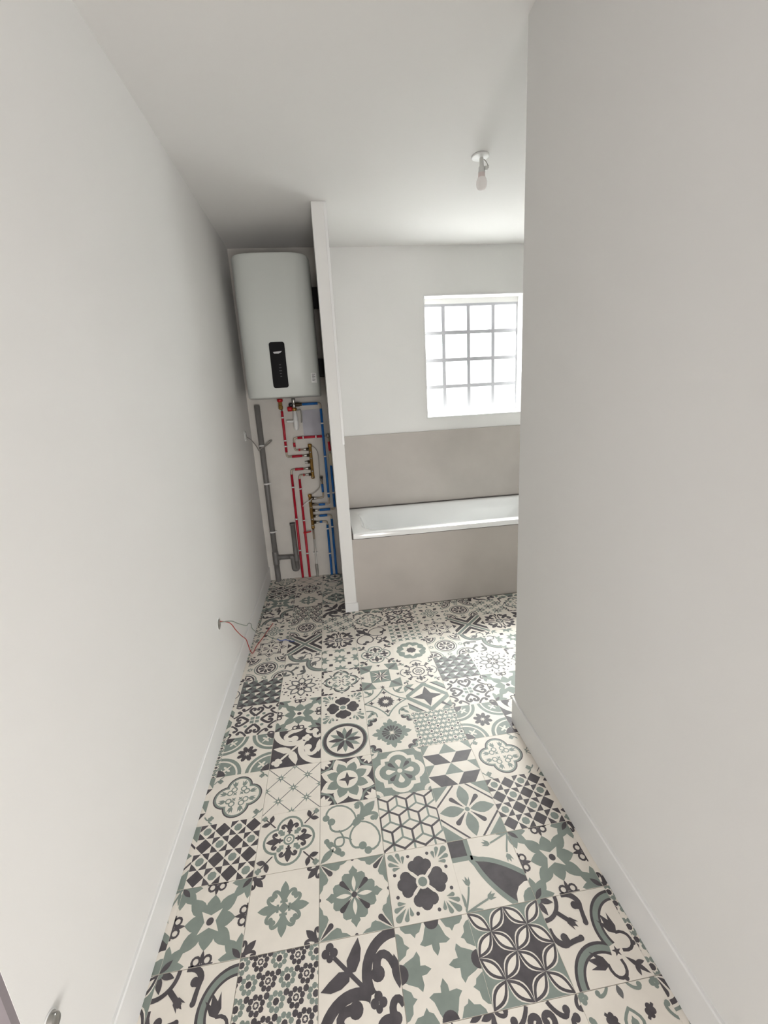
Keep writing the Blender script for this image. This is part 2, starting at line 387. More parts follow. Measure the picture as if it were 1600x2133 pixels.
def d_clover():
    d = D()
    d.p([E(-.19, .47, .17), E(.19, .47, .17), E(0, .58, .17), [(0, .12), (.1, .16), (.35, .42), (.1, .6), (-.1, .6), (-.35, .42), (-.1, .16)]], K_, 4)
    d.p(E(0, 0, .20), C_).p(E(0, 0, .135), G_).p([E(.30, .78, .05)], K_, 4, m=True)
    for x, y, w in ((.90, .90, .09), (.64, .93, .065), (.93, .64, .065), (.46, .82, .055), (.82, .46, .055)):
        d.p([drop(.5 + (x - .5) * .25, .5 + (y - .5) * .25, x, y, w)], G_, 4)
    return d
def d_kite():
    d = D()
    top = bez((-.36, .34), (.1, .36), (.6, .05), (1.02, -.30)); bot = bez((-.36, .34), (-.3, -.1), (.05, -.65), (.45, -1.02))
    d.p(R_(-1, .48, -.47, 1), K_)
    d.p(top + [(1.02, -1.02)] + bot[::-1], K_)
    d.p(st([(-.42, 1.0), (-.42, .34)] + bot[1:], .11) + st([(-1, .42), (-.42, .42)] + top[1:], .11), G_)
    d.p(E(1.0, -1.0, .52), C_).p(E(1, -1, .34), G_)
    for mm in (0, 1):
        f_ = (lambda q: q) if not mm else (lambda q: q)
    d.p(tulip(.28, .72, .34, 68) + tulip(.72, .32, .34, 190) + st(bez((1, .98), (.8, .92), (.5, .8), (.32, .74)), .04) + st(bez((.98, 1), (.92, .8), (.8, .6), (.73, .38)), .04) + [leaf(.96, .96, .6, .98, .05), leaf(.96, .9, .98, .55, .05)], G_)
    d.p(tulip(-.72, -.32, .34, 10) + tulip(-.28, -.74, .34, -68) + st(bez((-1, -.98), (-.9, -.8), (-.8, -.6), (-.73, -.36)), .04) + st(bez((-.98, -1), (-.8, -.92), (-.5, -.82), (-.3, -.76)), .04) + [leaf(-.96, -.9, -.98, -.5, .05), leaf(-.94, -.96, -.5, -.98, .05)], G_)
    return d
def d_checker():
    d = D(); dark = []; cr = []; gr = []
    for i in range(4):
        for j in range(4):
            x, y = -.75 + .5 * i, -.75 + .5 * j
            if (i + j) % 2 == 1: dark.append(R_(x - .25, y - .25, x + .25, y + .25)); cr.append(star(x, y, .265, .175, 4)); gr.append(E(x, y, .135, n=8, a=22.5))
            else: dark.append([(x + .25, y), (x, y + .25), (x - .25, y), (x, y - .25)])
    d.p(dark, K_).p(cr, C_).p(gr, G_); return d
def d_quatrefleur():
    d = D()
    d.p([E(0, .40, .44, n=22)], G_, 4).p([E(0, .40, .365, n=22)], C_, 4).p(E(0, 0, .45), C_)
    d.p(fleur(0, .24, .50, 0), K_, 4).p([R_(.16, .16, .30, .30), E(.3, .3, .08)], G_, 4)
    d.p(E(0, 0, .19), G_).p(E(0, 0, .13), C_).p(E(0, 0, .085), G_).p(E(0, 0, .05), C_)
    d.p([leaf(.66, .66, .60, .96, .08), leaf(.66, .66, .96, .60, .08)] + st([(.48, .48), (.84, .84)], .03), K_, 4)
    d.p(clover(.87, .87, .10), G_, 4); return d
def d_scrollfleur(col=G_):
    d = D(); P = fleur(.30, .30, .86, -45); H = []
    for sw in (0, 1):
        q = (lambda a: a) if not sw else (lambda a: (a[1], a[0]))
        for pts, w, bl in ((((.22, .32), (.15, 1.05), (-.85, 1.15), (-.80, .52)), .055, .12), (((.12, .22), (-.15, -.2), (-.85, -.05), (-.62, .36)), .055, .13),
                           (((-.38, .02), (-.10, -.35), (-.2, -.72), (-.66, -.42)), .05, .10), (((-.62, -.62), (-.70, -.50), (-.82, -.40), (-.78, -.30)), .05, .09)):
            H += hook([q(a) for a in pts], w, bl)
    d.p(P + H + [E(.24, .24, .2, .13, 45), leaf(-.98, -.98, -.55, -.55, .11)], col); return d
def d_hex():
    d = D(); r = .38; dk = []; gr = []
    for i in range(-3, 4):
        for j in range(-3, 4):
            x = i * r * 1.5; y = (j + (.5 if i % 2 else 0)) * r * 1.732
            V = [(x + r * cos(radians(60 * k)), y + r * sin(radians(60 * k))) for k in range(6)]
            for k in range(3): dk += st([V[k], V[k + 1]], .055)
            for k in (1, 3, 5): gr += st([(x, y), V[k]], .05)
    a = 30
    d.p(gr, G_, 1, False, a).p(dk, K_, 1, False, a); return d
def d_petals():
    d = D()
    d.p([leaf(0, .1, 0, .96, .21)], G_, 4).p([drop(.08, .08, .50, .50, .085)], K_, 4).p(E(0, 0, .085), G_)
    d.p([[(1, 1), (.42, 1), (1, .42)]], G_, 4).p(st([(.22, 1.0), (1.0, .22)], .045), K_, 4); return d
def d_quatregrey():
    d = D()
    d.p([E(0, .40, .47, n=24)], K_, 4).p([E(0, .40, .425, n=24)], G_, 4).p([E(0, .40, .36, n=24)], C_, 4).p(E(0, 0, .44), C_)
    d.p(tulip(.15, .44, .34, -12), G_, 4, m=True).p(ringp(.17, .30, .095, .035, 10), G_, 4, m=True).p([star(.12, .12, .1, .04, 4, 45)], G_, 4)
    d.p(clover(.76, .76, .10) + st(bez((.8, .8), (.86, .9), (.7, .95), (.68, 1.0)), .035) + st(bez((.8, .8), (.9, .86), (.95, .7), (1.0, .68)), .035), G_, 4); return d
def d_lattice():
    d = D(); ln = []
    for c in (-1, 0, 1): ln += st([(-1.1, -1.1 + c), (1.1, 1.1 + c)], .022) + st([(-1.1, 1.1 + c), (1.1, -1.1 + c)], .022)
    ps = [(0, 0), (0, 1), (0, -1), (1, 0), (-1, 0), (.5, .5), (-.5, .5), (.5, -.5), (-.5, -.5)]
    d.p(ln, M_).p([star(x, y, .20, .075, 8) for x, y in ps], G_).p([E(x, y, .035, n=8) for x, y in ps], C_); return d
def d_eightpetal():
    d = D(); d.p(R_(-1, -1, 1, 1), K_)
    d.p(ringp(1, 1, .52, .06, 20), G_, 4).p([leaf(.98, .98, .58, .86, .10), leaf(.98, .98, .86, .58, .10), leaf(.98, .98, .66, .66, .05)], C_, 4)
    d.p([leaf(0, .12, 0, 1.06, .29, bias=.55)], C_, 8, a0=22.5).p([leaf(0, .1, 0, .82, .20, bias=.58)], G_, 8, a0=22.5)
    d.p(E(0, 0, .40, n=20), C_).p(star(0, 0, .33, .11, 4), K_); return d
def d_quatrewhite():
    d = D(); d.p(R_(-1, -1, 1, 1), G_)
    d.p([E(0, .50, .46, n=20), [(.2, .2), (.2, .7), (.66, .66), (.7, .2)]], C_, 4).p(E(0, 0, .6), C_)
    d.p([E(0, .42, .36, n=20), [(.1, .1), (.1, .5), (.52, .52), (.5, .1)]], G_, 4).p(E(0, 0, .4), G_)
    d.p([drop(0, .16, 0, .54, .12)], C_, 4).p([drop(.14, .14, .40, .40, .085)], K_, 4).p(E(0, 0, .10), C_).p([E(1, 1, .26)], C_, 4).p([E(1, 1, .12)], G_, 4); return d
def d_cubes():
    d = D(); dk = []; gr = []
    for y0 in (-1, 0):
        dk += [[(-1, y0 + .5), (-.36, y0 + .5), (0, y0), (-.64, y0)], [(.36, y0 + .5), (1, y0 + .5), (.64, y0), (0, y0)]]
        gr += [[(-.36, y0 + .5), (.36, y0 + .5), (0, y0 + 1)], [(-1, y0 + 1), (-.64, y0 + 1), (-1, y0 + .5)], [(1, y0 + 1), (.64, y0 + 1), (1, y0 + .5)]]
    d.p(dk, K_).p(gr, G_); return d
def d_quarters():
    d = D()
    d.p([E(1, 1, .93, n=40)], G_, 4).p([E(1, 1, .79, n=40)], C_, 4).p([E(1, 1, .72, n=40)], G_, 4)
    d.p([leaf(1, 1, .50, .50, .05), leaf(.68, .68, .52, .80, .05), leaf(.68, .68, .80, .52, .05), leaf(.95, .74, .62, .90, .03), leaf(.74, .95, .90, .62, .03)], C_, 4)
    d.p([E(1, 1, .32, n=24)], K_, 4)
    d.p([[(0, .05), (.10, .2), (.075, .36), (0, .42), (-.075, .36), (-.10, .2)]], K_, 8, a0=22.5).p(E(0, 0, .06), C_); return d
def d_scroll(a, b_):      # quarter of a quatrefoil; a = drawing, b_ = ground
    d = D()
    if b_ != C_: d.p(R_(-1, -1, 1, 1), b_)
    d.p(ringp(1.0, .10, .82, .19, 40) + ringp(-.10, -1.0, .82, .19, 40), a)
    d.p([[(.26, -.26), (1.1, .0), (1.1, -1.1), (.0, -1.1)]], b_)
    d.p(hook(((.95, -.05), (.80, .75), (.35, .55), (.46, .12)), .16, .17) + hook(((.05, -.95), (-.75, -.80), (-.55, -.35), (-.12, -.46)), .16, .17), a)
    d.p(clover(.42, -.42, .2) + [leaf(.9, .45, .95, -.25, .12), leaf(-.45, -.9, .25, -.95, .12)], a)
    d.p(hook(((1, -.55), (.85, -.2), (.6, -.6), (.8, -.75)), .14, .12) + hook(((.55, -1), (.2, -.85), (.6, -.6), (.75, -.8)), .14, .10), a)
    d.p(st([(.2, -.2), (-.62, .62)], .075) + clover(-.72, .72, .21), a)
    d.p([[(-.28, .22), (-.30, .5), (-.14, .75), (.02, .95), (.08, .7), (.04, .45), (-.08, .25)], [(-.22, .28), (-.5, .30), (-.75, .14), (-.95, -.02), (-.7, -.08), (-.45, -.04), (-.25, .08)]], a)
    return d
def d_compass():
    d = D()
    d.p(E(0, 0, .96, n=40), G_).p(E(0, 0, .91, n=40), K_).p(E(0, 0, .77, n=40), C_)
    d.p([leaf(0, .03, 0, .70, .10)], G_, 6).p([leaf(0, .03, 0, .70, .10)], K_, 6, a0=30); return d
def d_spade():
    d = D()
    d.p([[(0, .08), (.16, .16), (.20, .30), (.36, .30), (.42, .40), (.36, .48), (.26, .48), (.32, .58), (.28, .66), (.18, .64), (.13, .60), (.10, .74), (0, .86), (-.10, .74), (-.13, .60), (-.18, .64), (-.28, .66), (-.32, .58), (-.26, .48), (-.36, .48), (-.42, .40), (-.36, .30), (-.20, .30), (-.16, .16)]], G_, 4)
    d.p([drop(0, .04, 0, .44, .05), drop(.03, .03, .30, .30, .06), drop(.02, .05, .14, .40, .05), drop(.05, .02, .40, .14, .05)], K_, 4)
    d.p(st(bez((.62, .98), (.55, .68), (.80, .92), (.80, .80)), .11) + st(bez((.98, .62), (.68, .55), (.92, .80), (.80, .80)), .11), K_, 4)
    d.p(st(bez((.68, 1.0), (.66, .8), (.86, .98), (.9, .9)), .06) + st(bez((1.0, .68), (.8, .66), (.98, .86), (.9, .9)), .06), G_, 4); return d
def d_smallstars():
    d = D(); d.p(R_(-1, -1, 1, 1), G_); cr = []; dk = []
    for i in range(-5, 6):
        for j in range(-4, 5):
            x, y = i * .222 + (.111 if j % 2 else 0), j * .25
            if abs(x) > 1.05 or abs(y) > 1.05: continue
            (dk if (i + 2 * j) % 4 == 0 else cr).append((x, y))
    d.p([star(x, y, .125, .05, 6) for x, y in cr], C_).p([star(x, y, .15, .08, 6, 60) for x, y in dk], C_).p([E(x, y, .06, n=8) for x, y in dk], K_); return d
def d_rosettes():
    d = D(); dk = []; gr = []; st_ = []
    for i in range(-3, 4):
        for j in range(-3, 4):
            x, y = i * .47 + (.235 if j % 2 else 0), j * .42
            if abs(x) > 1.25 or abs(y) > 1.25: continue
            t = (i + j * 2) % 2
            for k in range(8):
                a = 2 * pi * k / 8 + .2; (dk if t else gr).append(E(x + .155 * cos(a), y + .155 * sin(a), .064, n=7))
            dk.append(E(x, y, .075, n=8))
            if t: st_.append(star(x, y, .05, .025, 6))
            dk.append(E(x + .235, y + .14, .072, n=8))
    d.p(gr, G_).p(dk, K_).p(st_, C_); return d
def d_edgestars():
    d = D()
    d.p([[(.0, .22), (.09, .36), (.10, .48), (.28, .46), (.40, .52), (.30, .62), (.22, .82), (.2, 1), (0, 1)], [(.0, .22), (-.09, .36), (-.10, .48), (-.28, .46), (-.40, .52), (-.30, .62), (-.22, .82), (-.2, 1), (0, 1)],
         [(.25, 1.0), (.36, .80), (.46, .76), (.50, .68), (.60, .80), (.74, .82), (.84, .92), (.86, 1.0)], [(-.25, 1.0), (-.36, .80), (-.46, .76), (-.50, .68), (-.60, .80), (-.74, .82), (-.84, .92), (-.86, 1.0)]], G_, 4)
    d.p([leaf(.14, 1.0, .42, .66, .05), leaf(-.14, 1.0, -.42, .66, .05)], C_, 4).p([E(0, 1, .20, n=18)], K_, 4); return d
def d_circles():
    d = D(); dk = []; gr = []; a = []; b_ = []; c = []
    for i in range(-2, 3):
        for j in range(-2, 3):
            x, y = i * .5, j * .5
            if (i + j) % 2: (gr if abs(i) == 2 or abs(j) == 2 else dk).append([(x + .5, y), (x, y + .5), (x - .5, y), (x, y - .5)])
    for i in range(-2, 3):
        for j in range(-2, 3):
            if (i + j) % 2 == 0:
                for sx in (1, -1):
                    p = (i * .5, j * .5, i * .5 + .5 * sx, j * .5 + .5)
                    if j < 2 and abs(p[2]) <= 1.01: a.append(leaf(*p, .185, n=8)); b_.append(leaf(*p, .150, n=8)); c.append(leaf(p[0] + .07 * sx, p[1] + .07, p[2] - .07 * sx, p[3] - .07, .082, n=8))
    d.p(dk, K_).p(gr, G_).p(a, C_).p(b_, K_).p(c, C_); return d
def d_quarterband(ink=K_, band=G_):
    d = D()
    A = [(1.0, .05), (-.05, -1.0)]
    d.p([E(x, y, .86, n=44) for x, y in A], ink).p([E(x, y, .79, n=44) for x, y in A], band).p([E(x, y, .66, n=44) for x, y in A], ink).p([E(x, y, .60, n=44) for x, y in A] + [[(.3, -.3), (1, -.1), (1, -1), (.1, -1)]], C_)
    d.p(tulip(.62, -.02, .62, 20) + tulip(.02, -.62, .62, 70), ink)
    d.p(st(bez((.62, -.05), (1.05, .0), (1.0, -.55), (.58, -.42)), .055) + st(bez((.05, -.62), (.0, -1.05), (.55, -1.0), (.42, -.58)), .055) + [star(.42, -.42, .12, .05, 5), leaf(.55, -.55, .95, -.95, .06), leaf(.7, -.7, .95, -.7, .05), leaf(.7, -.7, .7, -.95, .05), E(.93, -.32, .06), E(.32, -.93, .06)], ink)
    d.p(hook(((-.30, 1.0), (.15, 1.02), (.18, .55), (-.05, .70)), .13, .10) + hook(((-1.0, .30), (-1.02, -.15), (-.55, -.18), (-.70, .05)), .13, .10), ink)
    d.p(hook(((.12, .75), (.02, .45), (.05, .35), (.02, .28)), .10, .07) + hook(((-.75, -.12), (-.45, -.02), (-.35, -.05), (-.28, -.02)), .10, .07), ink)
    d.p(st(arc(-1, 1, .52, -90, 0, 10), .08) + st([(-.63, .63), (-.28, .28)], .09) + tulip(-.42, .42, .4, -135) + [leaf(-1, 1, -.86, .58, .08), leaf(-1, 1, -.58, .86, .08)], ink)
    d.p(E(-1, 1, .12), band); return d
def heart(x, y, sc, ang):
    P = []
    for sg in (1, -1):
        P += [[(sg * a, b_) for a, b_ in q] for q in st(bez((0, -.5), (.35, -.1), (.75, .2), (.45, .5)) + bez((.45, .5), (.25, .62), (.02, .42), (.2, .22))[1:], .20)]
        P.append(E(sg * .2, .26, .12))
    return put(P, x, y, sc, ang)
def d_hearts():
    d = D()
    d.p(heart(0, .52, .50, 0), K_, 4)
    d.p([R_(.03, .03, .20, .20)], G_, 4).p([E(.36, .36, .08)], G_, 4)
    d.p(hook(((.98, .25), (.75, .35), (.55, .62), (.78, .62)), .085, .085) + hook(((.25, .98), (.35, .75), (.62, .55), (.62, .78)), .085, .085) + hook(((1, .98), (.85, .85), (.9, .72), (.98, .74)), .07, .06), K_, 4); return d
def d_arcstar():
    d = D()
    d.p(st(bez((0, 1.0), (.2, .55), (.55, .2), (1.0, 0)), .055), G_, 4)
    d.p([[(0, .10), (.10, .2), (.13, .38), (.05, .33), (0, .44), (-.05, .33), (-.13, .38), (-.10, .2)]], K_, 8, a0=0).p(E(0, 0, .10), C_)
    d.p([star(0, .66, .16, .06, 4)], K_, 4)
    d.p(hook(((.96, .5), (.7, .5), (.55, .6), (.66, .72)), .06, .07) + hook(((.5, .96), (.5, .7), (.6, .55), (.72, .66)), .06, .07) + [leaf(.66, .66, .96, .96, .07)], G_, 4); return d
def d_stripes():
    d = D()
    d.p([[(1, 1), (.30, 1), (1, .30)]], K_, 2).p([[(1, 1), (.62, 1), (1, .62)]], C_, 2)
    d.p(st([(-1.1, -.02 + .55), (-.55 + .02, 1.1)], .2), G_, 2).p(st([(.45, 1.1), (1.1, .45)], .16), G_, 2)
    d.p(st([(-1, .1), (.1, 1)], .16) + st([(-.1, 1), (1, -.1)], .16), G_, 2)
    d.p([[(0, .72), (.20, .20), (.72, 0), (.20, -.20), (0, -.72), (-.20, -.20), (-.72, 0), (-.20, .20)]], K_)
    d.p([[(-.62, .5), (-.5, .62), (-.98, .98)]], K_, 2); return d
def d_pyramids():
    d = D(); a = []; b_ = []; c = []
    for i in range(4):
        for j in range(4):
            x, y = -.75 + .5 * i, -.75 + .5 * j; q = .25
            tri = [[(x, y), (x - q, y - q), (x + q, y - q)], [(x, y), (x + q, y - q), (x + q, y + q)], [(x, y), (x + q, y + q), (x - q, y + q)], [(x, y), (x - q, y + q), (x - q, y - q)]]
            a.append(tri[0]); b_.append(tri[3]); c.append([(x, y), (x + q, y + q), (x - q * .2, y + q * .92)]); a.append([(x, y), (x + q, y), (x + q, y + q)])
    d.p(R_(-1, -1, 1, 1), G_).p(a, K_).p(b_, M_).p(c, C_); return d
def d_daisy():
    d = D()
    d.p([leaf(0, .14, 0, .76, .20)], M_, 8).p([leaf(0, .21, 0, .66, .125)], C_, 8).p([drop(0, .06, 0, .30, .075)], K_, 8, a0=0)
    d.p([leaf(0, .70, 0, .92, .05)], K_, 8, a0=22.5).p([E(0, .86, .045, n=8)], K_, 8).p([E(.25, .92, .035, n=8), E(-.25, .92, .035, n=8)], K_, 8); return d
def d_ornate():
    d = D()
    B = lambda s_: [E(0, .46 * s_ + .02, .42 * s_, n=18), [(.0, .3), (.42 * s_, .42 * s_ + .1), (.62 * s_, .62 * s_), (.42 * s_ + .1, .42 * s_), (.3, 0)], [(-.14, .8), (.14, .8), (0, .5 + .5 * s_)]]
    d.p(B(1.0), K_, 4).p(B(.90), G_, 4).p(B(.80), C_, 4).p(E(0, 0, .46), C_)
    d.p([star(0, .60, .13, .05, 4)], K_, 4).p(hook(((.05, .22), (.12, .5), (.42, .48), (.32, .26)), .05, .06) + hook(((.22, .05), (.5, .12), (.48, .42), (.26, .32)), .05, .06), G_, 4)
    d.p([drop(0, 0, .12, .12, .04)], K_, 4)
    d.p([leaf(.98, .98, .66, .90, .07), leaf(.98, .98, .90, .66, .07), leaf(.72, 1.0, .40, .92, .06), leaf(1.0, .72, .92, .40, .06)], K_, 4); return d
def d_squarestar():
    d = D()
    d.p([[(1, 1), (.3, 1), (.5, .5), (1, .3)]], G_, 4).p([leaf(.98, .98, .45, .45, .09)], M_, 4)
    d.p([[(.50, .50), (-.50, .50), (-.50, -.50), (.50, -.50)]], G_)
    d.p([[(0, 0), (.10, .14), (0, .50)], [(0, 0), (.16, .06), (.46, .46)]], C_, 4).p([[(0, 0), (-.10, .14), (0, .50)], [(0, 0), (.06, .16), (.46, .46)]], K_, 4)
    d.p([star(0, .92, .14, .05, 6)], K_, 4); return d
def d_medallion():
    d = D()
    d.p(ringp(0, 0, .30, .05), K_).p([drop(0, .03, 0, .20, .04)], K_, 8).p(E(0, 0, .05), G_)
    d.p(fleur(0, .42, .40, 0), K_, 4).p(hook(((.1, .52), (.3, .36), (.62, .40), (.54, .60)), .05, .06) + hook(((.52, .1), (.36, .3), (.40, .62), (.60, .54)), .05, .06), K_, 4)
    d.p(st(arc(0, .62, .34, 20, 160, 10), .04), M_, 4).p(hook(((.75, 1.0), (.7, .8), (.85, .7), (.88, .84)), .05, .05), K_, 4).p([star(.72, .72, .12, .05, 4, 45)], G_, 4); return d
def d_wheel():
    d = D()
    for x, y, n_ in ((0, 0, 1), (1, 1, 4)):
        d.p([E(x, y, .64, n=28)], G_, n_).p([E(x, y, .58, n=28)], C_, n_).p([E(x, y, .53, n=28)], K_, n_).p([E(x, y, .44, n=28)], C_, n_)
        d.p([drop(x + .04 * cos(pi / 4 * k), y + .04 * sin(pi / 4 * k), x + .40 * cos(pi / 4 * k), y + .40 * sin(pi / 4 * k), .095) for k in range(8)], K_, n_)
    d.p([star(0, .84, .19, .09, 8)], G_, 4).p([E(0, .84, .06, n=8)], C_, 4); return d
def d_squaresstar():
    d = D()
    ps = [(0, 0), (1, 1), (-1, 1), (1, -1), (-1, -1), (0, 1), (0, -1), (1, 0), (-1, 0)]
    d.p([star(x, y, .44, .25, 8) for x, y in ps], G_).p([star(x, y, .16, .09, 8) for x, y in ps[:5]], C_)
    d.p([R_(x - .1, y - .1, x + .1, y + .1) for x, y in ((.5, .5), (-.5, .5), (.5, -.5), (-.5, -.5))], K_).p([E(x, y, .07, n=8) for x, y in ps[5:]], C_); return d
def d_greenring():
    d = D()
    d.p([E(0, .58, .26)], G_, 12).p(E(0, 0, .74, n=30), G_).p(star(0, 0, .62, .42, 8), C_)
    d.p([E(0, .17, .10)], K_, 8).p(E(0, 0, .2), K_).p([leaf(.98, .98, .72, .90, .06), leaf(.98, .98, .90, .72, .06)], K_, 4); return d
def d_ornatestar():
    d = D()
    d.p(star(0, 0, .95, .66, 8), K_).p(star(0, 0, .88, .61, 8), C_).p(star(0, 0, .80, .54, 8), M_).p(star(0, 0, .74, .50, 8), C_)
    d.p([drop(.03, .05, .13, .42, .06), drop(-.03, .05, -.13, .42, .06)], K_, 4).p([star(.52, .52, .13, .06, 4, 45), star(0, .64, .12, .06, 4)], K_, 4)
    d.p([[(1, 1), (.78, 1), (1, .78)]], M_, 4).p([E(.8, .8, .07)], K_, 4); return d
def d_cross():
    d = D()
    d.p(st([(-1.1, -1.1), (1.1, 1.1)], .13) + st([(-1.1, 1.1), (1.1, -1.1)], .13), G_)
    d.p([[(-.78, 1.0), (0, .22), (.78, 1.0), (.48, 1.0), (0, .52), (-.48, 1.0)], [(-.24, 1.0), (.24, 1.0), (0, .76)]], K_, 4); return d
def d_roundscroll():
    d = D()
    d.p([E(0, 0, .24, n=18)], M_).p([E(.11 * cos(a), .11 * sin(a), .05, n=8) for a in (0, 1.57, 3.14, 4.71)] + [E(0, 0, .05)], C_)
    d.p(fleur(.30, .30, .62, -45), K_, 4)
    d.p(hook(((.12, .26), (-.05, .75), (.42, .98), (.30, .66)), .07, .09) + hook(((.26, .12), (.75, -.05), (.98, .42), (.66, .30)), .07, .09), K_, 4).p([leaf(0, .98, 0, .60, .07)], K_, 4); return d
def d_ministars():
    d = D(); gr = []; dk = []
    for i in range(5):
        for j in range(5):
            x, y = -.8 + .4 * i, -.8 + .4 * j; (dk if (i, j) in ((1, 1), (3, 3), (1, 3)) else gr).append((x, y))
    d.p([star(x, y, .21, .09, 4, 45) for x, y in gr], G_).p([star(x, y, .2, .12, 4, 45) for x, y in dk], K_).p([E(x + .2, y + .2, .04, n=8) for x, y in gr], M_); return d
def d_gems():
    d = D()
    d.p([leaf(0, .05, 0, .62, .24)], G_, 4).p([leaf(0, .14, 0, .54, .165)], C_, 4).p([[(0, .2), (.08, .33), (0, .46), (-.08, .33)], E(0, .33, .085)], G_, 4)
    d.p(clover(.46, .46, .13) + st([(.34, .34), (.58, .58)], .05), K_, 4)
    d.p(hook(((.25, 1.0), (.35, .84), (.55, .82), (.52, .92)), .06, .06) + hook(((1.0, .25), (.84, .35), (.82, .55), (.92, .52)), .06, .06), G_, 4)
    d.p(clover(.9, .9, .13), G_, 4).p([leaf(0, 1.0, 0, .74, .07)], M_, 4); return d
def d_starfield():
    d = D(); d.p(R_(-1, -1, 1, 1), C_); dk = []; gr = []; cr = []
    ps = [(0, 0), (.667, .333), (-.667, -.333), (.333, -.667), (-.333, .667), (.95, -.4), (-.95, .4), (-.38, -.95), (.4, .95)]
    d.p([star(x, y, .40, .20, 8) for x, y in ps], G_).p([star(x, y, .24, .10, 8, 22) for x, y in ps], C_).p([E(x, y, .10, n=10) for x, y in ps], K_)
    d.p([[(x + .33, y), (x + .25, y + .1), (x + .2, y), (x + .25, y - .1)] for x, y in ps], M_); return d

LAYOUT = [
    [d_star, d_fleurcross, d_flower, d_clover, d_kite],
    [d_checker, d_quatrefleur, d_scrollfleur, d_hex, d_petals],
    [d_quatregrey, d_lattice, d_eightpetal, d_quatrewhite, d_cubes],
    [d_quarters, lambda: d_scroll(C_, K_).turn(90), d_compass, d_spade, d_smallstars],
    [d_hearts, d_star, d_clover, d_arcstar, d_stripes],
    [d_pyramids, d_daisy, d_ornate, d_squarestar, d_medallion],
    [d_wheel, lambda: d_quarterband(M_, G_).turn(90), d_squaresstar, d_quatrefleur, d_greenring],
    [d_ornatestar, d_cross, d_roundscroll, lambda: d_scrollfleur(K_).turn(90), d_ministars],
    [d_gems, d_wheel, d_starfield, d_ornate, d_hearts],
    [d_quarterband, d_rosettes, lambda: d_scroll(K_, C_), d_edgestars, d_circles],
]
def clip(poly, x0, x1, y0, y1):
    for ax, lim, sg in ((0, x0, 1), (0, x1, -1), (1, y0, 1), (1, y1, -1)):
        out = []; n = len(poly)
        for i in range(n):
            a, b_ = poly[i], poly[(i + 1) % n]; ia, ib = (a[ax] - lim) * sg >= 0, (b_[ax] - lim) * sg >= 0
            if ia: out.append(a)
            if ia != ib:
                t = (lim - a[ax]) / (b_[ax] - a[ax]); out.append((a[0] + (b_[0] - a[0]) * t, a[1] + (b_[1] - a[1]) * t))
        poly = out
        if len(poly) < 3: return None
    a = sum(poly[i][0] * poly[(i + 1) % len(poly)][1] - poly[(i + 1) % len(poly)][0] * poly[i][1] for i in range(len(poly)))
    if abs(a) < 1e-5: return None
    return poly if a > 0 else poly[::-1]
HT = T / 2; GAP = 0.0055                    # half side; joint as a share of the half side
_des = {}
def design(r, c):
    if (r, c) not in _des: _des[r, c] = LAYOUT[r][c]()
    return _des[r, c]
def tile_mesh(r, c, rect):
    x0, x1, y0, y1 = rect; b = MB(); h = HT
    # slab with a small chamfer
    ch = 0.004; z1 = 0.0; zc = -0.0006; zb = -0.003
    def ringr(e, z): return [((x0 + e) * h, (y0 + e) * h, z), ((x1 - e) * h, (y0 + e) * h, z), ((x1 - e) * h, (y1 - e) * h, z), ((x0 + e) * h, (y1 - e) * h, z)]
    v = ringr(0, zb) + ringr(0, zc) + ringr(ch, z1)
    f = [(8, 9, 10, 11), (3, 2, 1, 0)] + [(i * 4 + k, i * 4 + (k + 1) % 4, i * 4 + 4 + (k + 1) % 4, i * 4 + 4 + k) for i in (0, 1) for k in range(4)]
    b.add(v, f, 0)
    for li, (col, polys) in enumerate(design(r, c).L):
        for pi_, pl in enumerate(polys):
            z = 0.00006 * (li + 1) + 0.000005 * (pi_ % 11)      # overlapping strokes of one ink never share a plane
            q = clip(pl, x0 + ch, x1 - ch, y0 + ch, y1 - ch)
            if q: b.add([(x * h, y * h, z) for x, y in q], [tuple(range(len(q)))], col)
    return b
full = {}
ncut = 0
def add_tile(i, j, rects):
    """tile with its near left corner at (i, j) * T; rects = visible pieces in metres (u0,u1,v0,v1)"""
    r, c = j % 10, (i + 2) % 5
    cx, cy = (i + .5) * T, (j + .5) * T
    for (u0, u1, v0, v1) in rects:
        x0 = max(-1, (u0 - cx) / HT); x1 = min(1, (u1 - cx) / HT); y0 = max(-1, (v0 - cy) / HT); y1 = min(1, (v1 - cy) / HT)
        if x1 - x0 < .02 or y1 - y0 < .02: continue
        rc = (x0 + (GAP if x0 == -1 else 0), x1 - (GAP if x1 == 1 else 0), y0 + (GAP if y0 == -1 else 0), y1 - (GAP if y1 == 1 else 0))
        whole = (x0, x1, y0, y1) == (-1, 1, -1, 1)
        if whole and (r, c) in full:
            o = full[r, c].copy(); COL.objects.link(o)
        else:
            o = tile_mesh(r, c, rc).build('floor_tile', ['cream', 'green', 'dark', 'mid'])
            if whole: full[r, c] = o
        o.parent = floor_o; o.location = (cx, cy, 0)
G2 = 0.0015
zones = [(UL + G2, UR - G2, -1.2, VC), (UL + G2, RE - G2, VC, VF - 0.004), (UL + G2, PL - G2, VF - 0.004, VB - 0.013)]
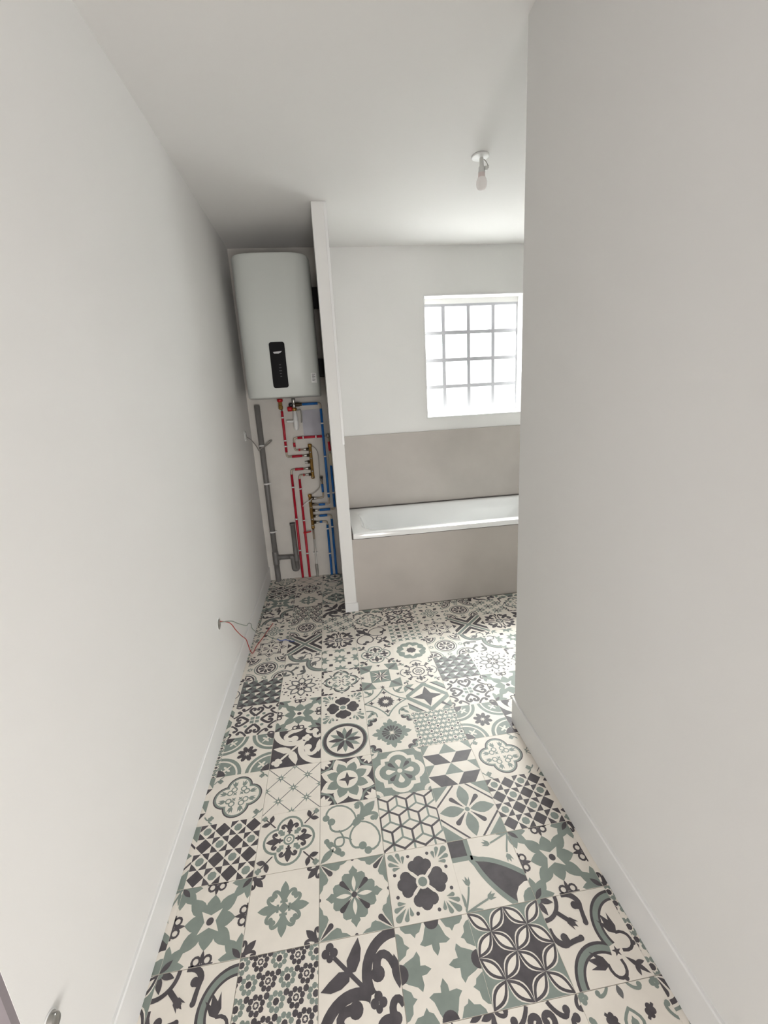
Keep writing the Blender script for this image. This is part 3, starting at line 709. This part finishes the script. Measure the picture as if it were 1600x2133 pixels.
for j in range(-6, 13):
    for i in range(-3, 10):
        u0, u1, v0, v1 = i * T, i * T + T, j * T, j * T + T
        # merge zones 0/1/2 where the tile lies wholly in their union
        inside = u0 >= UL + G2 and ((u1 <= UR - G2 and v0 >= -1.2 and v1 <= VF - .004) or (u1 <= RE - G2 and v0 >= VC and v1 <= VF - .004) or (u1 <= PL - G2 and v1 <= VB - .013))
        if inside: add_tile(i, j, [(u0, u1, v0, v1)]); continue
        # cut tiles: for the left strip the three zones join into one
        if u0 < UL + G2 < u1:
            add_tile(i, j, [(max(u0, UL + G2), u1, max(v0, -1.2), min(v1, VB - .013))]); continue
        if u1 <= PL and u0 >= UL:
            add_tile(i, j, [(u0, u1, max(v0, -1.2), min(v1, VB - .013))]); continue
        add_tile(i, j, [z for z in [(max(u0, z[0]), min(u1, z[1]), max(v0, z[2]), min(v1, z[3])) for z in zones] if z[1] > z[0] and z[3] > z[2]])

# ------------------------------------------------------------------ bath
BL, BR, BF, BK, RZ = PR + 0.010, RE - 0.004, VF + 0.002, VB - 0.014, 0.540
bath = tag(empty('bathtub', ((BL + BR) / 2, (BF + BK) / 2, 0)), 'white enamel bathtub built in against the back wall behind a grey apron', 'bathtub')
BO = Vector(bath.location)
def rrect(x0, x1, y0, y1, c, z, n=7, armrest=0.0):
    p = []
    for cx, cy, a0 in ((x1 - c, y1 - c, 0), (x0 + c, y1 - c, 90), (x0 + c, y0 + c, 180), (x1 - c, y0 + c, 270)):
        for k in range(n):
            t = radians(a0 + 90 * k / (n - 1)); p.append([cx + c * cos(t), cy + c * sin(t), z])
        # extra points along the following side
        nx = {0: (x0 + c, y1), 90: (x0, y0 + c), 180: (x1 - c, y0), 270: (x1, y1 - c)}[a0]
        for k in range(1, 12):
            q = k / 12; p.append([p[-1][0] if False else 0, 0, z]); L = p[-1]
            sx, sy = cx + c * cos(radians(a0 + 90)), cy + c * sin(radians(a0 + 90))
            L[0] = sx + (nx[0] - sx) * q; L[1] = sy + (nx[1] - sy) * q
    return p
def arm(p, amt, z):
    for q in p:
        u = q[0]
        s_ = max(0, 1 - abs((u - 0.98) / 0.22)); s_ = s_ * s_ * (3 - 2 * s_)
        mid = (BF + BK) / 2
        q[1] += (-1 if q[1] > mid else 1) * amt * s_ * min(1, abs(q[1] - mid) / 0.15)
        t = max(0, (u - 1.05) / 0.75)
        q[1] += (-1 if q[1] > mid else 1) * amt * 0.0 * t
    return p
loops = [
    rrect(BL, BR, BF, BK, .006, RZ - .034), rrect(BL, BR, BF, BK, .006, RZ - .008), rrect(BL + .002, BR - .002, BF + .002, BK - .002, .006, RZ - .002), rrect(BL + .008, BR - .008, BF + .008, BK - .008, .008, RZ),
    rrect(BL + .062, BR - .075, BF + .060, BK - .048, .13, RZ), rrect(BL + .075, BR - .09, BF + .072, BK - .060, .135, RZ - .006),
    rrect(BL + .090, BR - .115, BF + .086, BK - .074, .14, RZ - .028),
    arm(rrect(BL + .105, BR - .18, BF + .094, BK - .082, .14, RZ - .075), .012, 0),
    arm(rrect(BL + .118, BR - .25, BF + .100, BK - .088, .14, RZ - .125), .040, 0),
    arm(rrect(BL + .130, BR - .33, BF + .108, BK - .096, .14, RZ - .20), .046, 0),
    arm(rrect(BL + .150, BR - .42, BF + .122, BK - .110, .14, RZ - .33), .030, 0),
    rrect(BL + .190, BR - .50, BF + .155, BK - .143, .13, RZ - .385), rrect(BL + .26, BR - .58, BF + .22, BK - .21, .09, RZ - .40)]
n = len(loops[0]); v = [Vector(p) - BO for l in loops for p in l]
f = [(i * n + k, i * n + (k + 1) % n, (i + 1) * n + (k + 1) % n, (i + 1) * n + k) for i in range(len(loops) - 1) for k in range(n)]
f.append(tuple((len(loops) - 1) * n + k for k in range(n)))
MB().add(v, f, 0, True).build('tub', 'enamel', bath, sharp=50)
loc = lambda mb: (setattr(mb, 'v', [tuple(Vector(p) - BO) for p in mb.v]), mb)[1]
loc(MB().box(PR + .0005, BR, BF, BF + 0.02, 0.0005, RZ - .037, 0.001)).build('apron_panel', 'panel', bath)
loc(MB().box(BL - .004, BR, BF - .001, BF + .01, RZ - .037, RZ - .034).box(BL - .0095, BL, BF + .002, BK, RZ - .036, RZ + .002).box(BL, BR, BK + .0005, BK + .004, RZ - .006, RZ + .004)).build('joint_seal', 'seal', bath)
loc(MB().lathe([(0, .004), (.02, .004), (.03, .002), (.032, 0)], (BL + .42, (BF + BK) / 2, RZ - .40), n=20)).build('drain', 'chrome', bath)
loc(MB().lathe([(0, .010), (.026, .008), (.03, .002), (.031, 0)], (BL + .119, (BF + BK) / 2, RZ - .115), (1, 0, .1), n=20)).build('overflow_cover', 'chrome', bath)
tag(MB().box(PR + .001, RE - .001, VB - .0095, VB - .0005, 0.545, 1.116, 0.001).build('wall_panel', 'panel'), 'large grey concrete-look panel on the wall above the bathtub', 'wall panel')

# ------------------------------------------------------------------ water heater
HL, HR, HF, HK, HZ0, HZ1 = -0.356, 0.121, 2.085, 2.53, 1.425, 2.262
heater = tag(empty('water_heater', ((HL + HR) / 2, VB - .013, HZ0)), 'pale grey electric water heater with a black control strip hung in the recess', 'water heater')
HO = Vector(heater.location)
def hx(mb): mb.v = [tuple(Vector(p) - HO) for p in mb.v]; return mb
hc, hw = (HL + HR) / 2, (HR - HL) / 2
def front_v(u): return HF + 0.085 * min(1, abs(u - hc) / hw) ** 2.6
def sect(ins, z):
    p = []; w_ = hw - ins; dF = ins
    R1 = 0.075
    # front curve from right to left, then the back corners
    xs = [cos(pi * k / 20) for k in range(21)]
    fr_ = []
    for k in range(25):
        a = -pi / 2 + (pi) * k / 24        # superellipse front half
        c_, s_ = sin(a), cos(a)
        x = w_ * (abs(c_) ** (2 / 4.2)) * (1 if c_ > 0 else -1); y = (abs(s_) ** (2 / 4.2))
        fr_.append((hc + x, (HF + 0.24) - (0.24 - dF) * y))
    p += fr_                                # left -> right through the front
    p += [(hc + w_, HK - .04), (hc + w_ - .012, HK - .012), (hc + w_ - .04, HK), (hc - w_ + .04, HK), (hc - w_ + .012, HK - .012), (hc - w_, HK - .04)]
    return [(x, y, z) for x, y in p]
secs = [sect(.012, HZ0), sect(.004, HZ0 + .003), sect(.0, HZ0 + .010), sect(0, HZ1 - .016), sect(.005, HZ1 - .005), sect(.018, HZ1)]
n = len(secs[0]); v = [p for s_ in secs for p in s_]
f = [(i * n + k, i * n + (k + 1) % n, (i + 1) * n + (k + 1) % n, (i + 1) * n + k) for i in range(len(secs) - 1) for k in range(n)]
mb = MB().add(v, f, 0, True); mb.add(secs[0], [tuple(range(n))[::-1]], 0); mb.add(secs[-1], [tuple(range(n))], 0)
hx(mb).build('casing', 'heater', heater, sharp=40)
def fv(u):    # front surface of the casing at u
    t = min(.999, abs(u - hc) / hw); s_ = (1 - t ** 4.2) ** (1 / 4.2); return HF + .24 - .24 * s_
def on_front(mb, poly, off, mi=0, sub=8):   # flat print polygon (u,z) wrapped to the casing: fan of strips
    us_ = [p[0] for p in poly]; u0, u1 = min(us_), max(us_)
    for k in range(sub):
        a, b_ = u0 + (u1 - u0) * k / sub, u0 + (u1 - u0) * (k + 1) / sub
        q = clip([tuple(p) for p in poly], a, b_, -9, 9)
        if q: mb.add([(x, fv(x) - off, z) for x, z in q], [tuple(range(len(q)))], mi)
    return mb
def rr(x0, x1, z0, z1, c, n=5):
    p = []
    for cx, cz, a0 in ((x1 - c, z1 - c, 0), (x0 + c, z1 - c, 90), (x0 + c, z0 + c, 180), (x1 - c, z0 + c, 270)):
        for k in range(n): t = radians(a0 + 90 * k / (n - 1)); p.append((cx + c * cos(t), cz + c * sin(t)))
    return p
PX0, PX1, PZ0, PZ1 = -0.172, -0.077, 1.483, 1.757
mb = MB(); outl = rr(PX0, PX1, PZ0, PZ1, .014)
n = len(outl)
v = [(x, fv(x) + .002, z) for x, z in outl] + [(x, fv(x) - .003, z) for x, z in outl] + [(x, fv(x) - .004, z) for x, z in rr(PX0 + .002, PX1 - .002, PZ0 + .002, PZ1 - .002, .013)]
mb.add(v, [(i * n + k, i * n + (k + 1) % n, (i + 1) * n + (k + 1) % n, (i + 1) * n + k) for i in (0, 1) for k in range(n)] + [tuple(2 * n + k for k in range(n))[::-1]], 0)
cp = hx(mb).build('control_panel', 'black', heater)
lg = MB(); on_front(lg, [(-.151, 1.699), (-.096, 1.703), (-.104, 1.695), (-.117, 1.6885), (-.146, 1.6895)], .0046)
hx(lg).build('logo_print', 'silver', cp)
ic = MB()
for k, (z, w_) in enumerate(((1.622, .012), (1.604, .016), (1.586, .018), (1.570, .012), (1.552, .010))):
    on_front(ic, rr(-.117 - w_ / 2, -.117 + w_ / 2, z - .0018, z + .0018, .001, 3), .0046, sub=2)
hx(ic).build('indicator_icons', 'faint', cp)
on = MB(); on_front(on, rr(.068, .101, 1.506, 1.566, .001, 3), .0012, sub=6); sk_ = hx(on).build('rating_label', 'sticker', heater)
on = MB()
for k in range(6): on_front(on, R_(.074, 1.556 - k * .0075, .094 - (.006 if k % 2 else 0), 1.5592 - k * .0075), .0018, sub=4)
hx(on).build('label_print', 'ink', sk_)
for z0, z1 in ((2.03, 2.165), (1.565, 1.69)):
    hx(MB().box(HR - .05, HR + .038, HK - .012, HK + .026, z0, z1, .002)).build('wall_bracket', 'blackm', heater)
hx(MB().box(HL + .05, HL + .1, HK - .01, HK + .026, 2.03, 2.165, .002)).build('wall_bracket', 'blackm', heater)

# ------------------------------------------------------------------ plumbing on the recess back wall
WY = VB - 0.012                            # face of the bare plaster
PY = WY - 0.020                            # axis of the small pipes
def w3(p, y=None): return Vector((p[0], PY if y is None else y, p[1]))
def pipe_run(name, pts, sleeves, sleeve_mat, label, cat, clips=(), base='steel', y=None, r=.0065, rs=.0095, er=.016, group=None):
    """bare tube along pts; sleeves = list of (i, j) point indices covered by a coloured sleeve"""
    P3 = [w3(p, y) for p in pts]; root = empty(name, tuple(P3[-1])); O = P3[-1]
    q = MB(); q.tube([p - O for p in elbow_path(P3, er)], r, 10); q.build('tube', base, root)
    for sl in sleeves:
        seg = [Vector((a[0], PY if y is None else y, a[1])) - O for a in sl]
        MB().tube(elbow_path(seg, er), rs, 10).build('sleeve', sleeve_mat, root)
    for c in clips:
        cx, cz, vert = c; yy = PY if y is None else y
        m_ = MB(); o_c = Vector((cx, yy, cz)) - O
        ax = (0, 0, 1) if vert else (1, 0, 0)
        m_.lathe([(rs + .0005, -.005), (rs + .003, -.005), (rs + .003, .005), (rs + .0005, .005)], o_c, ax, 12)
        m_.box(o_c.x - .004, o_c.x + .004, o_c.y + rs, WY - .001 - O.y, o_c.z - .004, o_c.z + .004)
        m_.build('clip', 'clip', root)
    tag(root, label, cat, group); return root

pipe_run('hot_water_pipe', [(-.180, 1.37), (-.180, .994), (-.024, .994)], [[(-.180, 1.335), (-.180, 1.03)], [(-.142, .994), (-.064, .994)]], 'red',
         'red sleeved hot pipe dropping from the heater outlet to the brass manifold', 'pipe', [(-.180, 1.288, 1), (-.180, 1.117, 1), (-.180, 1.074, 1)])
pipe_run('hot_water_pipe', [(-.022, 1.041), (-.115, 1.041), (-.115, 1.132), (.143, 1.132), (.148, 1.0)], [[(-.088, 1.041), (-.075, 1.041)], [(-.115, 1.066), (-.115, 1.098)], [(-.086, 1.132), (.098, 1.132)], [(.1445, 1.088), (.148, 1.02)]], 'red',
         'red sleeved hot pipe running across to the right behind the long blue pipe', 'pipe', [(-.044, 1.132, 0), (.052, 1.132, 0)])
pipe_run('hot_water_pipe', [(-.022, .894), (-.160, .894), (-.160, .002)], [[(-.129, .894), (-.066, .894)], [(-.160, .858), (-.160, .006)]], 'red',
         'left one of the two long red pipes running down to the floor', 'pipe', [(-.160, .758, 1), (-.160, .501, 1), (-.160, .24, 1)], group=None)
pipe_run('hot_water_pipe', [(-.020, .846), (-.104, .846), (-.104, .002)], [[(-.072, .846), (-.062, .846)], [(-.104, .818), (-.104, .006)]], 'red',
         'right one of the two long red pipes running down to the floor', 'pipe', [(-.104, .741, 1), (-.104, .486, 1), (-.104, .21, 1)])
YB = PY - .022
r1 = pipe_run('cold_water_pipe', [(-.07, 1.376), (.108, 1.376), (.108, .607), (-.025, .607)], [[(-.026, 1.376), (.088, 1.376)], [(.108, 1.337), (.108, .66)], [(.024, .607), (.075, .607)]], 'blue',
         'long blue sleeved cold pipe from the safety valve down to the lower manifold', 'pipe', [(.108, 1.23, 1), (.108, .981, 1), (.108, .693, 1)], y=YB)
pipe_run('cold_water_pipe', [(.147, 1.0), (.147, .558), (-.024, .558)], [[(.147, .915), (.147, .575)], [(.025, .558), (.110, .558)]], 'blue',
         'blue pipe beside the partition with a beige foam piece at its top', 'pipe', [(.147, .69, 1)])
pipe_run('cold_water_pipe', [(.066, .80), (.066, .656), (-.02, .656)], [[(.066, .765), (.066, .70)]], 'blue',
         'short blue pipe hanging from the small stop valve', 'pipe')
pipe_run('cold_water_pipe', [(-.025, .511), (.115, .511), (.115, .002)], [[(.021, .511), (.083, .511)], [(.115, .478), (.115, .006)]], 'blue',
         'right one of the two blue pipes running down to the floor', 'pipe', [(.115, .414, 1)])
pipe_run('cold_water_pipe', [(-.027, .461), (.077, .461), (.077, .002)], [[(.020, .461), (.040, .461)], [(.077, .434), (.077, .006)]], 'blue',
         'left one of the two blue pipes running down to the floor', 'pipe', [(.077, .401, 1), (.077, .192, 1)])
tag(MB().tube([(.147, PY, 1.0), (.149, PY, .985), (.150, PY, .93), (.148, PY, .905)], [.006, .017, .017, .010], 10).build('foam_sleeve', 'beige'), 'beige foam sleeve around the blue pipe beside the partition', 'pipe sleeve')

def manifold(name, top, bot, u, side, outs, label):
    root = empty(name, (u, PY, bot)); O = Vector((u, PY, bot))
    q = MB(); R0 = .0125
    q.lathe([(0, top - bot), (.010, top - bot), (.016, top - bot - .004), (.016, top - bot - .022), (R0, top - bot - .026), (R0, .03), (.010, .026), (.014, .022), (.014, .004), (.010, 0), (0, 0)], (0, 0, 0), n=14)
    q.build('bar', 'brass', root)
    for z in outs:
        MB().lathe([(.009, 0), (.013, .006), (.013, .018), (.009, .022), (.007, .024)], (side * .008, 0, z - bot), (side, 0, 0), 6, smooth=False).build('outlet_nut', 'darkbrass', root)
        MB().lathe([(.0085, 0), (.0085, .02)], (side * .03, 0, z - bot), (side, 0, 0), 10).build('ferrule', 'chrome', root)
        if z != outs[2]:
            MB().lathe([(0, .002), (.006, .002), (.006, 0)], (0, -.0125, z - bot - .022), (0, -1, 0), 8).build('plug', 'chrome', root)
    for z in (outs[0] - bot - .024, outs[-1] - bot + .024):
        MB().box(-.006, .006, .012, WY - PY - .0008, z - .006, z + .006).build('bracket', 'chrome', root)
    tag(root, label, 'manifold'); return root
manifold('pipe_manifold', 1.082, .813, 0.0, -1, [1.041, .994, .943, .894, .846], 'upper brass manifold with outlets on its left feeding the red pipes')
manifold('pipe_manifold', .693, .409, -.038, 1, [.656, .607, .558, .511, .461], 'lower brass manifold with outlets on its right feeding the blue pipes')
# capped riser below the lower manifold
root = empty('supply_riser', (-.040, PY, .003)); O = Vector((-.040, PY, .003))
MB().tube([Vector((-.038, PY, .405)) - O, Vector((-.038, PY, .325)) - O], .0085, 10).build('tube', 'steel', root)
MB().tube([Vector((-.038, PY, .328)) - O, Vector((-.040, PY, .035)) - O], .0075, 10).build('riser', 'pex', root)
MB().tube([Vector((-.040, PY, .11)) - O, Vector((-.040, PY, .10)) - O, Vector((-.040, PY, .045)) - O, Vector((-.040, PY, .0)) - O], [.008, .0115, .0115, .009], 10).build('coupling', 'grey', root)
MB().box(-.016, .016, -.004, .0185, .198, .208).build('clip', 'clip', root)
tag(root, 'pale plastic riser below the lower manifold with a grey coupling at the floor', 'pipe')
tag(MB().tube([(-.117, PY - .013, .386), (-.112, PY - .016, .386), (-.062, PY - .014, .391), (-.056, PY - .01, .393)], [.004, .006, .006, .004], 8).build('red_lever', 'redk'), 'small red lever lying across the right long red pipe', 'lever')
tag(MB().tube(smooth_path([(-.10, PY - .014, .603), (-.075, PY - .02, .622), (-.045, PY - .024, .642), (-.02, PY - .016, .661)]), .003, 6).build('cable_tie', 'clip'), 'pale cable tie slung from the red pipe to the lower manifold', 'cable tie')

# heater outlet union (hot)
root = empty('dielectric_union', (-.185, PY - .012, 1.345)); O = Vector((-.185, PY - .012, 1.345))
MB().lathe([(.0, .0782), (.017, .0782), (.021, .074), (.021, .060), (.014, .056), (.014, .054)], (0, 0, 0), n=16).build('red_collar', 'redk', root)
MB().lathe([(.012, .057), (.0145, .053), (.0145, .034), (.012, .031), (.0165, .028), (.0165, .008), (.011, .002), (.008, 0)], (0, 0, 0), n=8, smooth=False).build('brass_nut', 'brass', root)
tag(root, 'brass union with a red collar under the heater outlet', 'pipe union')
# safety group: valve, knob, outlets
root = empty('safety_valve', (-.087, PY - .012, 1.31)); O = Vector((-.087, PY - .012, 1.31))
q = MB().lathe([(.011, .113), (.014, .108), (.014, .085), (.011, .08), (.015, .074), (.015, .052), (.012, .045), (.012, .02)], (0, 0, 0), n=12)
q.build('valve_body', 'chrome', root)
MB().lathe([(.010, .008), (.014, .010), (.014, .030), (.009, .036)], (0, 0, .066), (-1, 0, 0), 12).build('black_cap', 'blackm', root)
MB().lathe([(.012, .010), (.015, .014), (.015, .040), (.012, .046), (.012, .058)], (0, -.012, .066), (1, 0, 0), 12).build('inlet_body', 'darkbrass', root)
MB().lathe([(.008, .010), (.008, .016), (.016, .018), (.018, .022), (.018, .046), (.015, .049), (0, .049)], (0, -.004, .037), (-1, 0, 0), 14).build('red_knob', 'redk', root)
MB().lathe([(.016, .022), (.019, .026), (.019, .040), (.014, .044)], (0, 0, 0), n=12).build('brass_collar', 'brass', root)
tag(root, 'safety valve with a red knob under the heater inlet', 'valve')
root = empty('drain_funnel', (-.085, PY - .012, 1.19)); O = Vector((-.085, PY - .012, 1.19))
MB().lathe([(.010, .142), (.015, .138), (.016, .10), (.019, .095), (.020, .05), (.019, .012), (.013, .004), (.010, 0)], (0, 0, 0), n=14).build('funnel_body', 'wplastic', root)
MB().tube([(-.012, 0, .066), (-.045, 0, .067), (-.068, 0, .068)], .010, 10).build('side_spout', 'wplastic', root)
tag(root, 'white plastic drain funnel hanging under the safety valve', 'funnel')
tag(MB().tube(smooth_path([(-.066, PY - .006, 1.333), (-.045, PY - .008, 1.336), (-.038, PY - .006, 1.31), (-.040, PY - .004, 1.26), (-.046, PY - .002, 1.243)]), .005, 8).build('drain_hose', 'cable'), 'thin grey hose beside the white drain funnel', 'hose')
# plastic pouch pinned to the wall
q = MB(); N = 8
vv = []
for i in range(N + 1):
    for j in range(N + 1):
        a, b_ = i / N, j / N; u = (-.038 + .138 * a); z = 1.142 + .190 * b_ + .006 * a * b_
        vv.append((u, WY - .004 - .004 * sin(7 * a + 5 * b_) * sin(3.1 * b_) - .003 * a, z))
ff = [(i * (N + 1) + j, (i + 1) * (N + 1) + j, (i + 1) * (N + 1) + j + 1, i * (N + 1) + j + 1) for i in range(N) for j in range(N)]
q.add(vv, ff, 0, True); q.add([(x, y + .0016, z) for x, y, z in vv], [t[::-1] for t in ff], 0, True)
tag(q.build('document_pouch', 'film'), 'crinkled grey plastic pouch on the wall under the heater', 'pouch')
# stop valve
root = empty('stop_valve', (.064, PY, .79)); O = Vector((.064, PY, .79))
MB().lathe([(.007, 0), (.011, .004), (.011, .018), (.014, .022), (.014, .034), (.009, .038), (.0, .038)], (0, 0, 0), n=10).build('valve_body', 'chrome', root)
MB().lathe([(0, 0.018), (.005, .018), (.005, .012), (.009, .012), (.009, .0)], (0, -.012, .027), (0, -1, 0), 10).build('spindle', 'blackm', root)
tag(root, 'small nickel stop valve above the short blue pipe', 'valve')
root = empty('wall_elbow', (.143, PY, 1.118)); MB().lathe([(.007, 0), (.013, .003), (.013, .026), (.008, .030)], (0, 0, 0), n=10).build('elbow_body', 'chrome', root)
MB().lathe([(.0, .012), (.007, .012), (.010, .008), (.010, 0)], (0, -.011, .014), (0, -1, 0), 10).build('cap', 'chrome', root)
tag(root, 'nickel elbow where the red pipe meets the partition', 'pipe elbow')
tag(MB().tube(smooth_path([(.012, PY - .004, 1.068), (.046, PY - .002, 1.034), (.057, PY, .979), (.054, PY, .876), (.053, PY, .83), (.046, PY - .002, .747), (.015, PY - .004, .712), (-.022, PY - .006, .690)]), .0032, 8).build('earth_wire', 'cable'), 'thin grey earth wire looping between the two manifolds', 'wire')

# grey drain pipes
DY = WY - .027
root = empty('drain_pipe', (-.355, DY, .0005)); O = Vector((-.355, DY, .0005))
MB().tube([(0, 0, 1.386), (0, 0, .24)], .0205, 16).build('upper_pipe', 'pvc', root)
MB().tube([(0, 0, .25), (0, 0, .246), (0, 0, .146), (0, 0, .142), (0, 0, .14), (0, 0, 0)], [.0205, .0245, .0245, .0245, .0215, .0215], 16).build('tee_fitting', 'pvc', root)
MB().tube([(.018, 0, .196), (.034, 0, .196), (.036, 0, .196), (.118, 0, .194)], [.0215, .0215, .0175, .0175], 14).build('branch_pipe', 'pvc', root)
tr_ = MB().tube(elbow_path([(.112, 0, .194), (.134, 0, .193), (.134, 0, .084), (.162, 0, .084), (.162, 0, .16)], .026, 6), .0185, 14)
tr_.build('trap', 'pvc', root)
MB().tube([(.162, 0, .158), (.162, 0, .17), (.162, 0, .20), (.161, 0, .205), (.160, 0, .455), (.160, 0, .456), (.160, 0, .473)], [.0205, .0215, .0215, .0185, .0185, .0225, .0225], 14, cap=False).build('standpipe', 'pvc', root)
MB().lathe([(.018, 0), (0, 0)], (.160, 0, .465), n=14).build('pipe_mouth_shade', 'blackm', root)  # black disc painted in for the shade inside the open pipe
for z in (1.092, .801, .416):
    q = MB().lathe([(.0208, -.006), (.0245, -.006), (.0245, .006), (.0208, .006)], (0, 0, z), n=16)
    q.box(-.006, .006, .022, .0262, z - .005, z + .005); q.box(.02, .032, -.004, .004, z - .005, z + .005); q.build('clip', 'clip', root)
tag(root, 'tall grey plastic drain pipe with a side branch and open washing machine standpipe', 'drain pipe')

# ------------------------------------------------------------------ electrical boxes and loose wires
root = empty('wall_socket_box', (UL, 2.305, 1.185)); X0 = UL
MB().box(.0003, .004, -.034, .034, -.034, .034, .001).build('frame', 'wplastic', root)
MB().box(.004, .0048, -.027, .027, -.027, .027).build('recess', 'blackm', root)  # flat black plate standing for the shade inside the box
MB().box(.004, .0085, -.022, -.004, -.030, .026, .001).build('connector', 'wplastic', root)
tag(root, 'open white electrical box high on the left wall beside the drain pipe', 'socket box')
tag(MB().tube(smooth_path([(UL + .006, 2.31, 1.178), (-.398, 2.36, 1.150), (-.384, 2.44, 1.105), (-.378, VB - .080, 1.07), (-.372, VB - .076, 1.058), (-.355, VB - .074, 1.078), (-.325, VB - .06, 1.089), (-.292, VB - .03, 1.112), (-.278, VB - .025, 1.128), (-.300, VB - .03, 1.122), (-.332, VB - .068, 1.086)]), .0035, 8).build('loose_cable', 'cable'), 'grey cable hanging from the high box and looping over the drain pipe', 'cable')
root = empty('wall_socket_box', (UL, 1.034, .424))
MB().lathe([(.030, .0003), (.030, .0018), (.026, .0022), (.024, .0018)], (0, 0, 0), (1, 0, 0), 24).build('rim', 'wplastic', root)
MB().lathe([(.025, .0012), (0, .0012)], (0, 0, 0), (1, 0, 0), 24).build('recess', 'grey', root)
MB().box(.001, .006, -.010, .006, .002, .020, .001).build('terminal', 'grey', root)
tag(root, 'open round electrical box low on the left wall', 'socket box')
tag(MB().tube(smooth_path([(UL + .003, 1.034, .438), (-.397, 1.105, .388), (-.397, 1.191, .303), (-.397, 1.272, .228), (-.395, 1.353, .158), (-.394, 1.373, .121), (-.396, 1.417, .05), (-.394, 1.462, .006), (-.385, 1.541, .0035), (-.361, 1.63, .0035), (-.345, 1.701, .0035), (-.319, 1.801, .0035)]), .0022, 8).build('loose_wire', 'wred'), 'thin red wire hanging from the low round box onto the tiles', 'wire')
tag(MB().tube(smooth_path([(UL + .003, 1.030, .434), (-.39, 1.107, .396), (-.388, 1.209, .329), (-.385, 1.367, .231), (-.385, 1.42, .216), (-.387, 1.49, .175), (-.388, 1.501, .143), (-.386, 1.59, .067), (-.384, 1.66, .012), (-.375, 1.70, .0035), (-.345, 1.66, .0035), (-.30, 1.61, .0035), (-.258, 1.582, .0035)]), .0022, 8).build('loose_wire', 'wgreen'), 'thin green-grey wire hanging from the low round box to the tiles', 'wire')
tag(MB().tube(smooth_path([(-.268, 1.588, .0035), (-.244, 1.567, .0035), (-.221, 1.573, .0035), (-.19, 1.552, .0035), (-.164, 1.542, .0035)]), .0026, 8).build('loose_wire', 'wblue'), 'short blue wire end lying on the tiles', 'wire')
# door buffer on the left wall beside the jamb
root = empty('door_buffer', (UL, -.262, .358))
MB().lathe([(.016, .0003), (.016, .003), (.014, .006), (.0135, .010), (.011, .0125), (0, .013)], (0, 0, 0), (1, 0, 0), 20).build('metal_cap', 'chrome', root)
MB().lathe([(.0185, .0003), (.0185, .0015), (.016, .0022)], (0, 0, 0), (1, 0, 0), 20).build('base_ring', 'wplastic', root)
tag(root, 'small round metal door buffer on the left wall beside the grey jamb', 'door buffer')

# ------------------------------------------------------------------ ceiling lamp (off)
LX, LY = .945, 1.400
root = empty('ceiling_lamp', (LX, LY, HC))
MB().lathe([(.040, -.0005), (.040, -.005), (.036, -.007), (0, -.0075)], (0, 0, 0), n=32).build('ceiling_rose', 'wplastic', root)
MB().lathe([(.008, -.007), (.0095, -.012), (.0095, -.04), (.0135, -.044), (.0145, -.062), (.016, -.064), (.016, -.068)], (.006, 0, 0), n=18).build('lampholder', 'lampw', root)
MB().box(.021, .034, -.006, .006, -.058, -.040, .0015).box(.034, .040, -.004, .004, -.050, -.036, .001).build('terminal_block', 'lampw', root)
MB().tube(smooth_path([(.010, .004, -.008), (.026, .003, -.018), (.034, 0, -.034), (.030, 0, -.044)]), .0016, 6).build('lead', 'cable', root)
bl = MB().lathe([(.014, -.066), (.0155, -.070), (.0165, -.083), (.018, -.088)], (.006, 0, 0), n=20).build('bulb_neck', 'bulbneck', root)
MB().lathe([(.018, -.087), (.0215, -.094), (.0245, -.104), (.025, -.112), (.0235, -.122), (.0185, -.131), (.010, -.1365), (0, -.138)], (.006, 0, 0), n=24).build('bulb', 'bulb', root)
tag(root, 'bare unlit opal bulb in a simple holder on the ceiling', 'lamp')
